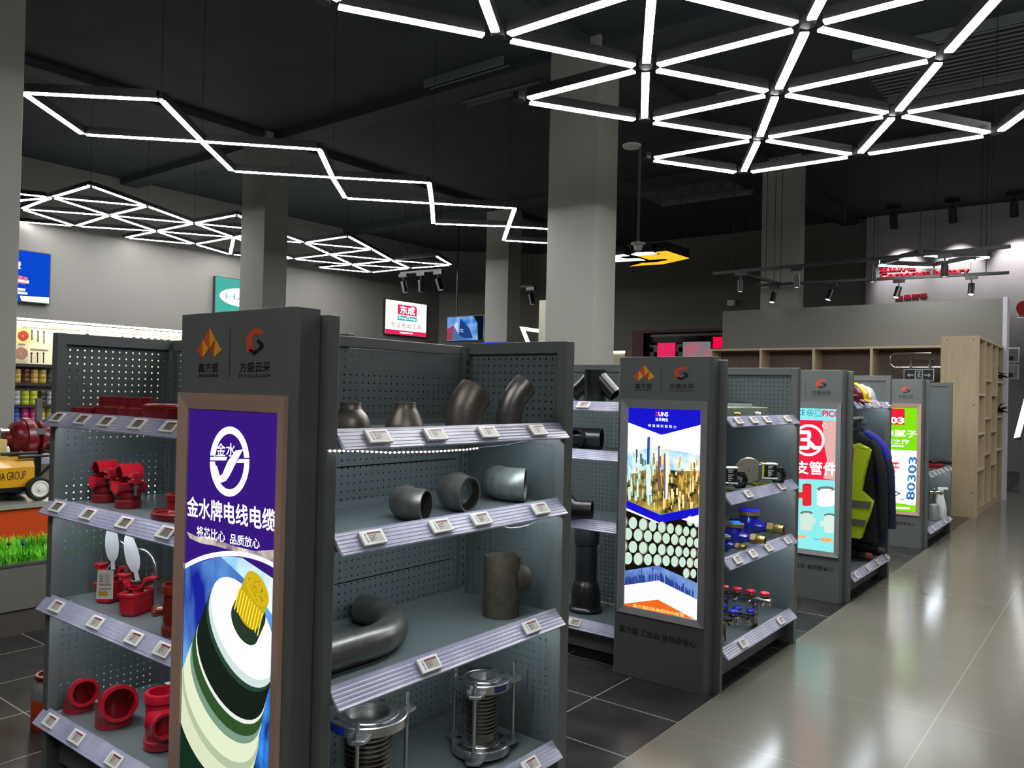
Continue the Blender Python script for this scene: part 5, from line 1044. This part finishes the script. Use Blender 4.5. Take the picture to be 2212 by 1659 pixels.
t = thing('cubby_tower', 'tall pale wood end cabinet whose cubbies face the aisle', 'cabinet', (-1.83, 12.2, 0)); zt = 2.43; W_ = .46/2; L = 2.52
MB().box(-W_, W_, 0, .03, .0, zt).build('end_panel', M_wood, t, 0); MB().box(-W_, W_, L-.03, L, 0, zt).build('end_panel', M_wood, t, 0); MB().box(-W_, W_, .03, L-.03, zt-.035, zt).build('top_board', M_wedge, t, 0); MB().box(-W_, -W_+.015, .03, L-.03, .1, zt-.035).build('back_panel', M_wback, t, 0); MB().box(-W_, W_-.03, .03, L-.03, 0, .1).build('base_board', M_wood, t, 0)
CZ = [[onx(px, y, -1.6).z-.015 for y in ys] for px, ys in ((2130, (853, 935, 1010)), (2141, (823, 903, 978)), (2152, (854, 931, 1000)), (2163, (826, 900, 970)))]
for k in range(1, 4): MB().box(-W_+.015, W_, L*k/4-.015, L*k/4+.015, .1, zt-.035).build('divider', M_wedge, t, 0)
for k in range(4):
    for z in CZ[k]: MB().box(-W_+.015, W_, L*k/4+.016, L*(k+1)/4-.016, z, z+.03).build('shelf', M_wedge, t, 0)
scw = MB()
for x in (-.16, .16):
    for z in (2.38, ): scw.lathe([(.008, 0), (.008, .003)], 10, axis((0, -1, 0), (x, 0, z)))
scw.lathe([(.008, 0), (.008, .003)], 10, axis((0, -1, 0), (.17, 0, 1.5))).lathe([(.008, 0), (.008, .003)], 10, axis((0, -1, 0), (.17, 0, .33))); tag(scw.build('cam_bolts', M_rub, t), kind='stuff')
# steel pipe loop and exit sign in the last cubby
yp = 14.22; P = [ony(*p, yp) for p in ((2012, 764), (1932, 764), (1925, 770), (1925, 788), (1932, 794), (2036, 794))]; o = P[4]; t = thing('pipe_rack', 'steel pipe loop with two taps fixed across the last cubby', 'pipe', o)
MB().sweep([p-o for p in P], .022, 10).build('pipe_run', M_chr, t)
for px in (1968, 2009): c_ = ony(px, 794, yp)-o; MB().sweep([c_, c_+V((0, 0, .12))], .016, 8).sweep([c_+V((-.05, 0, .12)), c_+V((.05, 0, .12))], .012, 8).lathe([(.032, -.02), (.032, .04)], 10, Matrix.Translation(c_)).build('tap', M_chr, t)
for px in (1945, 2008): c_ = ony(px, 764, yp)-o; MB().sweep([c_, c_+V((0, .1, 0))], .016, 8).build('stand_off', M_chr, t)
p0, p1 = ony(1954, 799, 14.2), ony(2016, 822, 14.2); t = thing('exit_sign', 'dark exit sign with running figure between two arrows', 'exit sign', (p0.x, 14.2, p1.z)); wd, ht = p1.x-p0.x, p0.z-p1.z
MB().box(0, wd, 0, .03, 0, ht).build('sign_plate', pbr('dark_green_plate', rgb(22, 34, 30), .4), t, 0); MB().box(-.012, 0, -.006, .03, -.012, ht+.012).box(wd, wd+.012, -.006, .03, -.012, ht+.012).box(0, wd, -.006, .03, ht, ht+.012).box(0, wd, -.006, .03, -.012, 0).build('sign_frame', M_zinc, t, 0)
def ex(u, v, k=1): return V((wd*u, -.0006*k, ht*v))
m = MB().poly([ex(.36, .1), ex(.64, .1), ex(.64, .92), ex(.36, .92)]).poly([ex(.08, .5), ex(.18, .68), ex(.18, .56), ex(.32, .56), ex(.32, .44), ex(.18, .44), ex(.18, .32)]).poly([ex(.92, .5), ex(.82, .32), ex(.82, .44), ex(.68, .44), ex(.68, .56), ex(.82, .56), ex(.82, .68)]); m.build('sign_marks', pbr('pale_sign_ink', rgb(190, 200, 196), .5), t, 0)
m = MB().poly([ex(.4, .14, 2), ex(.6, .14, 2), ex(.6, .86, 2), ex(.4, .86, 2)]); m.build('door_field', MATS['dark_green_plate'], t, 0)
m = MB().poly([ex(.51+.03*math.cos(a), .77+.055*math.sin(a), 3) for a in [2*PI*k/14 for k in range(14)]])
for P in ([(.48, .68), (.54, .7), (.52, .45), (.46, .42)], [(.49, .68), (.43, .56), (.44, .53), (.5, .62)], [(.53, .66), (.58, .56), (.57, .53), (.52, .6)], [(.5, .46), (.57, .36), (.55, .2), (.53, .2), (.54, .34), (.47, .42)], [(.47, .44), (.46, .3), (.41, .22), (.42, .2), (.48, .27), (.5, .42)]): m.poly([ex(*p, 3) for p in P])
m.build('running_figure', MATS['pale_sign_ink'], t, 0)
# small plants at the cabinet end
M_leaf = pbr('dark_plant_leaf', rgb(34, 52, 36), .6, noise=.3, scale=20); rnd = random.Random(9)
for z_, r, lab in ((CZ[3][1], .24, 'small dark leafy plant in the end cubby, lower one'), (CZ[3][0], .2, 'small dark leafy plant in the end cubby, upper one')):
    p = V((-1.68, 14.42, z_+.031)); t = thing('potted_plant', lab, 'plant', p); MB().lathe([(.03, 0), (.045, .07), (.04, .07), (.02, .05)], 16).build('pot', M_rub, t); m = MB()
    for k in range(46):
        a, e = rnd.uniform(0, 2*PI), rnd.uniform(.1, 1.3); d = V((math.cos(a)*math.cos(e), math.sin(a)*math.cos(e), math.sin(e))); s_ = V((-math.sin(a), math.cos(a), 0)); L_ = r*rnd.uniform(.6, 1.2); b_ = V((0, 0, .06))
        m.poly([b_+d*L_*.25, b_+d*L_*.6+s_*.026, b_+d*L_-V((0, 0, .05)), b_+d*L_*.6-s_*.026])
    tag(m.build('foliage', M_leaf, t, 0), kind='stuff')
# ---------------------------------------------------------------- far right corner
struct('trim_4', MB().box(-5.3, 4, YF-.14, YF, 0, ZC), pbr('pale_feature_wall', rgb(170, 166, 168), .7))
yw = YF-.15; M_sgn = pbr('red_sign_letters', rgb(196, 24, 50), .45)
t = thing('wall_lettering', 'raised red letters about corporate history on the far wall', 'lettering', (-4.0, yw, 4.1))
def wl(x, y): p = ony(x, y, yw-.04); return p-V((-4.0, yw, 4.1))
def raised(body, q, of):
    m = MB(); text(m, body, q, of); n0 = len(m.v); F = list(m.f); m.v += [(a, b_+.035, c) for a, b_, c in list(m.v)]; ec = {}
    for f_ in F:
        for i in range(len(f_)): ec[(f_[i], f_[(i+1) % len(f_)])] = 1
    m.f += [(a, b_, b_+n0, a+n0) for a, b_ in ec if (b_, a) not in ec]; m.build('letters', M_sgn, t, 0)
raised('企业历程', (wl(1900, 587), wl(1976, 583), wl(1900, 572)), .03); raised('Corporate history', (wl(1901, 604), wl(2092, 592), wl(1901, 590)), .03); raised('发展历程', (wl(1934, 648), wl(2002, 642), wl(1934, 639)), .02)
MB().box(-.9, 1, -.004, -.001, -.3, .9).build('letter_backing', MATS['pale_feature_wall'], t, 0)
for (a, b_, c, d, col, lab) in ((2176, 751, 2202, 783, (150, 150, 158), 'upper pale framed picture on the wall right of the partition'), (2174, 787, 2201, 819, (158, 158, 166), 'lower pale framed picture on the wall right of the partition'), (2198, 653, 2240, 686, (176, 170, 160), 'pale framed picture with a red spot at the top right corner')):
    y = 20.2; p0, p1 = ony(a, b_, y), ony(c, d, y); w_, h_ = p1.x-p0.x, p0.z-p1.z; t = thing('framed_picture', lab, 'picture', (p0.x, y, p1.z)); MB().box(0, w_, 0, .03, 0, h_).build('frame', M_zinc, t, 0); MB().box(.02, w_-.02, -.002, 0, .02, h_-.02).build('print', pbr('print_%d' % a, rgb(*col), .5, noise=.5, scale=4), t, 0)
    if a == 2198: MB().poly([V((w_*.3+.13*math.cos(k*PI/12), -.004, h_*.62+.16*math.sin(k*PI/12))) for k in range(24)]).build('red_spot', M_sgn, t, 0)
    else: MB().box(w_*.08, w_*.5, -.004, -.0025, h_*.15, h_*.42).build('dark_print', M_rub, t, 0)
tt = struct('trim_5', MB().box(-1.52, 3, 20.22, 20.3, 0, 4.4), pbr('blue_grey_board', rgb(104, 104, 124), .7))
t = thing('low_cabinet', 'plain grey cabinet standing right of the white partition edge', 'cabinet', (-1.3, 16.2, 0)); MB().box(-.2, .28, 0, .5, 0, 1.15).build('cabinet_body', pbr('grey_laminate', rgb(120, 118, 122), .5), t, 0, .004); MB().box(-.22, .3, -.02, .52, 1.15, 1.19).build('cabinet_top', M_wedge, t, 0)
p0, p1 = ony(2190, 948, 13.0), ony(2222, 825, 13.0); d = p1-p0; t = thing('leaning_light', 'bright white LED bar hanging at a slant by the right edge of the photo', 'light', (p0.x, 13.0, p0.z)); n_ = V((d.z, 0, -d.x)).normalized()*.05
MB().prism([V((0, 0, 0)), n_*1.6, d*1.5+n_*1.6, d*1.5], (0, .06, 0)).build('bar_body', M_frame, t, 0); MB().prism([V((0, -.012, .01)), n_*1.5+V((0, -.012, .05)), d*1.5+n_*1.5+V((0, -.012, 0)), d*1.5+V((0, -.012, 0))], (0, .012, 0)).build('bar_glow', emi('leaning_bar_glow', (1, 1, 1, 1), 4), t, 0)
MB().sweep([d*1.45+V((0, .03, .05)), V((d.x*1.45, .03, ZC-p0.z))], .006, 6).build('cable', M_cable, t)
# ---------------------------------------------------------------- track lights
def px_of(P): c = RW.transposed() @ (V(P)-CAM); return CX+FP*c.x/-c.z
def on_line(a, b_, px):                         # the point of a track that is seen at column px
    lo_, hi = 0., 1.
    for _ in range(40):
        m_ = (lo_+hi)/2
        if px_of(a+(b_-a)*m_) < px: lo_ = m_
        else: hi = m_
    return a+(b_-a)*lo_
def spot(p, aim, lit, label, z_top=None, size=1.):
    t = thing('track_spotlight', label, 'spotlight', p); k = size
    MB().box(-.1*k, .1*k, -.03*k, .03*k, .2*k, .26*k).build('track_adapter', M_frame, t, 0); MB().sweep([(0, 0, .2*k), (0, 0, .1*k)], .012*k, 8).build('stem', M_frame, t)
    A = axis(V(aim).normalized(), (0, 0, .1*k)); MB().lathe([(.03*k, -.02*k), (.055*k, -.015*k), (.055*k, .2*k), (.048*k, .2*k), (.046*k, .19*k)], 20, A).build('can', M_frame, t)
    MB().lathe([(.001, .192*k), (.046*k, .192*k)], 20, A).build('lens', emi('spot_lens_%d' % lit, (1, 1, 1, 1), (0.15, 2.5, 10)[lit]), t, 0)
    return t
zt = 3.62
def rail(P0, P1, label, w_=.035):
    a, b_ = V(P0), V(P1); d = (b_-a).normalized(); s_ = V((-d.y, d.x, 0))*w_; t = thing('light_track', label, 'track', a)
    MB().prism([s_, -s_, b_-a-s_, b_-a+s_], (0, 0, .045)).build('track_bar', M_frame, t, 0)
    for f_ in (.08, .5, .92): c_ = (b_-a)*f_+V((0, 0, .045)); MB().sweep([c_, V((c_.x, c_.y, ZC-.002-a.z))], .006, 6).build('cable', M_cable, t)
    return t
TU, TL = (onz(1542, 594, zt), onz(1905, 561, zt)), (onz(1634, 619, zt), onz(2180, 592, zt)); TU = (TU[0], TU[1]+(TU[1]-TU[0])*.6)
rail(*TU, 'upper black light track over the grey partition'); rail(*TL, 'lower long black light track over the grey partition')
rail(onz(1612, 596, zt), onz(1690, 617, zt)+V((0, .05, 0)), 'short black cross track joining the two light tracks')
names = ['leftmost spotlight on the upper light track, pointing down', 'leftmost spotlight on the lower light track, lit', 'spotlight in front of the far right column on upper track', 'second lit spotlight on the lower light track', 'spotlight below the joint of the hexagon lamp on upper track', 'third lit spotlight, in front of the red lettering', 'spotlight under the right half of the hexagon lamp', 'rightmost lit spotlight on the lower light track']
for (px, py, z, aim, lit), lab in zip(((1600, 597, zt, (0, 0, -1), 1), (1672, 621, zt, (-.1, -.3, -1), 2), (1722, 588, zt, (0, 0, -1), 1), (1797, 613, zt, (-.3, -.3, -1), 2), (1886, 576, zt, (0, 0, -1), 1), (1942, 606, zt, (-.2, -.3, -1), 2), (2041, 574, zt, (0, 0, -1), 1), (2099, 599, zt, (0, -.3, -1), 2)), names):
    p = on_line(*(TL if 'lit' in lab and 'glint' not in lab or lit == 2 else TU), px); spot(p-V((0, 0, .26*.9)), aim, lit, lab, size=.9)
Hx = pxnodes(dict(a=(1895, 575), b=(1914, 572), c=(1943, 563), d=(1987, 552), e=(2050, 557), f=(2106, 562), g=(2047, 574), h=(2019, 579), i=(2140, 556)), 3.72)
lamp_net('small hexagon LED lamp hanging beside the red wall lettering', Hx, [tuple(e) for e in 'ab ah bc cd de ei hg gf fi'.split()], 3.72, wd=.07, cut=.05, dark={('b', 'c'), ('e', 'i')}, cables=('a', 'd', 'i', 'h'), hub=.04)
for i, (px, py) in enumerate(((1930, 470), (2057, 463), (2190, 446))):
    p = ony(px, py+8, 20.3); t = spot(V((p.x, 20.3, ZC-.262*1.5)), (0, .35, -1), 2, 'ceiling spotlight washing the far wall, %s of three' % ('leftmost', 'middle', 'rightmost')[i], size=1.5)
    l = bpy.data.lights.new('wall_wash', 'SPOT'); l.energy = 150; l.spot_size = math.radians(58); l.spot_blend = .6; l.shadow_soft_size = .05; l.color = (1, .96, .95)
    lo = bpy.data.objects.new('wall_wash', l); COL.objects.link(lo); lo.parent = t; lo.location = (0, .11, -.2); lo.rotation_euler = V((0, .95, -1)).to_track_quat('-Z', 'Y').to_euler()
zl = 4.3; TS = (onz(866, 592, zl), onz(956, 585, zl)); rail(*TS, 'short black light track below the long far lamp net')
for i, (px, aim) in enumerate(((872, (.3, 0, -1)), (910, (.05, 0, -1)), (947, (.4, 0, -1)))): p = on_line(*TS, px); spot(p-V((0, 0, .26*1.3)), aim, 0, 'unlit black spotlight on the short track, %s of three' % ('leftmost', 'middle', 'rightmost')[i], size=1.3)
rail(onz(1124, 621, zl), onz(1152, 620, zl), 'stub of black light track beside the third column'); p = onz(1147, 620.2, zl); spot(p-V((0, 0, .26*1.3)), (.25, 0, -1), 0, 'single unlit black spotlight beside the third column', size=1.3)
# detector on its pole
p = onz(1383, 313, ZC); b_ = ony(1379, 520, p.y); t = thing('smoke_detector', 'white detector hanging on a long grey pole right of the middle column', 'detector', (p.x, p.y, b_.z-.14))
MB().sweep([(0, 0, .12), (0, 0, ZC-b_.z+.14)], .026, 12).build('pole', pbr('grey_conduit', rgb(104, 108, 108), .5), t); MB().lathe([(.02, -.06), (.06, -.04), (.075, .0), (.08, .05), (.13, .07), (.13, .1), (.04, .11), (.03, .13)], 24).build('detector_head', M_white, t); MB().sweep([(0, 0, .1), (.02, 0, .2), (0, 0, .24)], .012, 8).build('loop_wire', M_frame, t)
p = onz(1365, 313, ZC); o = MB().lathe([(.16, -.05), (.17, -.03), (.17, 0)], 28).build('ceiling_disc', M_white, loc=(p.x, p.y, ZC)); tag(o, 'flat white disc on the ceiling beside the detector pole', 'detector')
p = onz(1596, 198, ZC); o = MB().box(-.3, .3, -.12, .12, -.08, 0).build('ceiling_box', pbr('pale_ceiling_box', rgb(150, 150, 140), .6), smooth=0, loc=(p.x, p.y, ZC)); tag(o, 'small pale box on the ceiling behind the large lamp net', 'fitting')
# horizontal emblem lamp
c7_ = crop(1050, 400, 4.337); zl = 4.7; o = onz(1400, 560, zl); t = thing('emblem_lamp', 'hanging lamp shaped as a white and golden emblem', 'lit sign', o)
for nm, mat, P in (('white_half', emi('emblem_white', (1, 1, 1, 1), 1.6), [(1150, 690), (1215, 660), (1290, 650), (1345, 664), (1275, 668), (1256, 684), (1320, 691), (1430, 688), (1492, 706), (1215, 720)]), ('white_half', emi('emblem_white', (1, 1, 1, 1), 1.6), [(1357, 652), (1398, 634), (1560, 628), (1605, 645), (1420, 664)]), ('golden_half', emi('emblem_gold', rgb(255, 190, 40), 1.1), [(1590, 630), (1690, 618), (1902, 687), (1650, 742), (1430, 754), (1348, 763), (1465, 732), (1600, 724), (1690, 708), (1712, 696), (1665, 692), (1530, 700), (1422, 666), (1645, 650)])):
    Q = [onz(*c7_(*p), zl)-o for p in P]; h = MB().prism([q+V((0, 0, .01)) for q in Q], (0, 0, .2)).build('letter_housing', M_frame, t, 0); MB().prism(Q, (0, 0, .009)).build(nm, mat, h, 0)
for q in (V((-.5, .3, .2)), V((.9, -.2, .2))): MB().sweep([q, q+V((0, 0, ZC-zl))], .006, 6).build('cable', M_cable, t)
# ---------------------------------------------------------------- floor displays at the far left
xg = -5.3; t = thing('planter_box', 'long grey planter box with artificial grass at the left edge', 'planter', (xg-.25, 1.9, 0))
M_plan = pbr('grey_planter_stone', rgb(112, 110, 102), .6, noise=.1, scale=6); M_kick = pbr('planter_kick_board', rgb(76, 72, 66), .6)
MB().box(-.25, .25, -1.3, 1.5, .15, .415).build('planter_body', M_plan, t, 0); MB().box(-.24, .24, -1.29, 1.49, 0, .15).build('kick_board', M_kick, t, 0); MB().box(.2, .255, -1.3, 1.5, .415, .43).box(-.25, -.2, -1.3, 1.5, .415, .43).build('rim', M_zinc, t, 0); MB().box(-.2, .2, -1.3, 1.5, .4, .418).build('turf_mat', pbr('green_mat', rgb(50, 110, 30), .9), t, 0)
rnd = random.Random(4); m = MB()
for k in range(9000):
    x, y = rnd.uniform(-.2, .215), rnd.uniform(-1.0, 1.3); a = rnd.uniform(0, 2*PI); h = rnd.uniform(.05, .115)*(1.2 if y < .0 else .9)*(.8+.5*(x < 0)); w_ = .004; d = V((math.cos(a), math.sin(a), 0)); s_ = V((-d.y, d.x, 0))*w_; b_ = V((x, y, .417)); tip = b_+V((0, 0, h))+d*h*rnd.uniform(.1, .7)
    mid = b_+V((0, 0, h*.6))+d*h*.15; m.add([b_-s_, b_+s_, mid+s_*.8, mid-s_*.8, tip], [(0, 1, 2, 3), (3, 2, 4)])
gm = pbr('bright_grass_blades', rgb(150, 250, 56), .6, noise=.45, scale=9, c2=rgb(64, 170, 22)); tag(m.build('grass', gm, t, 0), kind='stuff')
for (x, y, col, nm) in ((.05, .14, (150, 30, 60), 'red_flower'), (.1, .2, (40, 40, 150), 'blue_flower'), (.0, -.22, (150, 60, 140), 'violet_flower')): MB().ball((x, y, .52), .012, 10).sweep([(x, y, .42), (x, y, .52)], .002, 6).build(nm, pbr(nm+'_petal', rgb(*col), .6), t)
t = thing('orange_counter', 'orange fronted display counter with metal top behind the grass planter', 'counter', (-6.25, 1.9, 0))
MB().box(-.62, .4, -1.6, 1.6, .0, .685).build('counter_body', pbr('orange_laminate', rgb(214, 72, 24), .4), t, 0); MB().box(-.62, .42, -1.62, 1.62, .685, .715).build('counter_top', pbr('brushed_counter_steel', rgb(190, 188, 180), .25, .4), t, 0); MB().box(.4, .404, -1.6, 1.6, .42, .44).build('seam', pbr('brown_seam', rgb(120, 60, 40), .5), t, 0)
zc = .715; xf = -5.98
def cy(px, py, X=xf): return onx(px, py, X)
wc = cy(78, 1060); r_w = .082; t = thing('generator_cart', 'yellow wheeled machine with black lettering on the orange counter', 'machine', (xf-.16, wc.y-.3, zc)); o = V(t.location)
yr = cy(75, 1010).y-o.y; zb, zt_ = cy(40, 1052).z-o.z, cy(40, 994).z-o.z
MB().prism([(.16, -.9, zb), (.16, yr, zb), (.16, yr, zt_-.05), (.13, yr-.01, zt_), (.13, -.9, zt_), (.16, -.9, zt_-.05)][:3]+[(.16, -.9, zt_-.05)], (-.32, 0, 0)).prism([(.16, -.9, zt_-.05), (.16, yr, zt_-.05), (.13, yr, zt_), (.13, -.9, zt_)], (-.29, 0, 0)).build('yellow_tank', pbr('yellow_machine_paint', rgb(226, 166, 14), .35, coat=.2), t, 0)
m = MB(); a, b_, c = cy(-6, 1040), cy(56, 1034), cy(-6, 1022); text(m, 'DA GROUP', [p-o+V((.161, 0, 0))*1+V((-.16+.0, 0, 0))+V((.001, 0, 0)) for p in (a, b_, c)]); m.build('machine_lettering', pbr('brown_print', rgb(70, 46, 10), .5), t, 0)
for sx in (.2, -.2):
    for yy in (wc.y-o.y, wc.y-o.y-.62): MB().lathe([(.03, -.022), (r_w-.01, -.026), (r_w, -.016), (r_w, .016), (r_w-.01, .026), (.03, .022)], 32, axis((1, 0, 0), (sx, yy, r_w))).build('tyre', M_rub, t); MB().lathe([(.001, 0), (.054, 0), (.057, .028), (.049, .031), (.042, .025), (.016, .029), (.012, .036), (.001, .037)], 28, axis((1 if sx > 0 else -1, 0, 0), (sx, yy, r_w))).build('wheel_hub', M_white, t)
fr = MB().box(-.17, .17, -.9, yr+.12, zb-.03, zb)
for sx in (-.15, .15): fr.sweep([(sx, yr+.03, zb), (sx, yr+.03, zt_+.02)], .016, 8).sweep([(sx, yr+.13, zb), (sx, yr+.13, zt_+.02), (sx, yr-.1, zt_+.02)], .014, 8).sweep([(sx, yr+.02, zb+.05), (sx, yr+.13, zb+.16)], .01, 8)
fr.build('chassis', M_frame, t)
xm = -6.56; t = thing('display_rack', 'low dark display rack with price strips beside the left column', 'shelving unit', (xm, 1.9, 0))
MB().box(-.3, .18, -1.4, .9, 0.94, .96).build('shelf', M_gon, t, 0); MB().box(.18, .2, -1.4, .75, .925, .97).build('price_strip', M_rail, t, 0)
for y in (-1.3, .8): MB().box(-.3, -.26, y, y+.04, .715, 1.4).box(-.3, .18, y, y+.04, .91, .94).build('support', M_gon, t, 0)
MB().box(-.3, -.05, -1.4, -.05, 1.22, 1.24).box(-.05, -.03, -1.4, -.1, 1.2, 1.26).build('upper_shelf', M_gon, t, 0); MB().box(-.3, .18, -1.4, .9, .715, .73).build('foot_plate', M_gon, t, 0)
p = onx(18, 985, xm+.0); o_ = MB().box(-.12, .12, -.3, .0, 0, .15).build('carton', pbr('yellow_carton', rgb(206, 186, 120), .6), smooth=0, bevel=.003, loc=(xm+.02, p.y-.06, .96)); tag(o_, 'yellow carton on the dark rack at the left edge', 'box')
mc = onx(50, 955, xm); t = thing('pump_motor', 'dark red flanged pump motor on the rack above the yellow machine', 'motor', (xm, mc.y, .96)); t.scale = (1.12,)*3
A = axis((0, 1, 0), (0, -.02, .13)); MB().lathe([(.001, -.1), (.05, -.1), (.06, -.07), (.1, -.05), (.125, 0), (.125, .06), (.115, .075), (.1, .09), (.12, .1), (.12, .12), (.085, .125), (.085, .36), (.07, .38), (.001, .385)], 36, A).build('casing', M_redd, t)
MB().lathe([(.126, .005), (.136, .01), (.136, .05), (.126, .055)], 36, A, closed=True).build('clamp_band', M_redd, t)
MB().prism([(-.1, -.06, 0), (.1, -.06, 0), (.07, -.04, .1), (-.07, -.04, .1)], (0, .1, 0)).prism([(-.08, .2, 0), (.08, .2, 0), (.06, .2, .08), (-.06, .2, .08)], (0, .1, 0)).build('feet', M_redd, t, 0)
for k in range(4): a = PI/4+k*PI/2; MB().lathe([(.014, -.14), (.014, -.09)], 8, axis((0, 1, 0), (.08*math.cos(a), -.02, .13+.08*math.sin(a)))).build('bolt', M_zinc, t)
MB().box(.118, .124, .0, .09, .16, .2).build('name_plate', M_zinc, t, 0); MB().sweep([(.02, .1, .23), (.04, .24, .32), (.05, .34, .36)], .012, 8).build('lever', M_rub, t); MB().ball((.06, -.12, .05), (.02, .02, .035), 12).build('oil_cup', M_white, t)
# small valve standing on the floor
t = thing('floor_valve', 'orange and grey canister with dark red handwheel on the floor', 'valve', (-3.80, 1.60, 0))
MB().lathe([(.076, 0), (.08, .006), (.08, .13), (.08, .131)], 32).build('orange_body', pbr('orange_paint', rgb(196, 62, 22), .4), t); MB().lathe([(.08, .131), (.079, .17), (.06, .2), (.05, .205)], 32).build('grey_shoulder', pbr('grey_casting', rgb(120, 120, 116), .5), t)
MB().lathe([(.055, .212), (.066, .212), (.07, .222), (.066, .232), (.055, .232)], 32, closed=True).lathe([(.012, .2), (.012, .236)], 12).box(-.058, .058, -.006, .006, .218, .226).box(-.006, .006, -.058, .058, .218, .226).build('handwheel', M_redd, t)
MB().sweep([(.0, .0, .236), (.03, 0, .26), (.04, .0, .29), (.0, 0, .305), (-.04, 0, .29), (-.03, 0, .262)], .009, 10).build('lifting_loop', M_redd, t)

# slatted metal panels under the ceiling deck
M_slat = pbr('grey_ceiling_slat', rgb(120, 126, 128), .5, .3)
for i, (px, py, L_, n, lab) in enumerate(((1045, 185, 1.5, 7, 'slatted ceiling panel left of the middle column'), (1490, 415, 2.2, 12, 'slatted ceiling panel right of the detector pole'), (2110, 130, 2.6, 14, 'slatted ceiling panel behind the large lamp net at upper right'))):
    p = onz(px, py, ZC-.1); t = thing('ceiling_grille', lab, 'grille', (p.x, p.y, ZC-.1))
    for y0_ in (-n*.07, n*.07-.02): MB().box(-L_/2, L_/2, y0_, y0_+.02, -.02, .1).build('frame_bar', M_slat, t, 0)
    m = MB()
    for k in range(n-1): m.box(-L_/2, L_/2, -n*.07+(k+1)*.14-.015, -n*.07+(k+1)*.14+.015, 0, .012)
    tag(m.build('slats', M_slat, t, 0), kind='stuff')
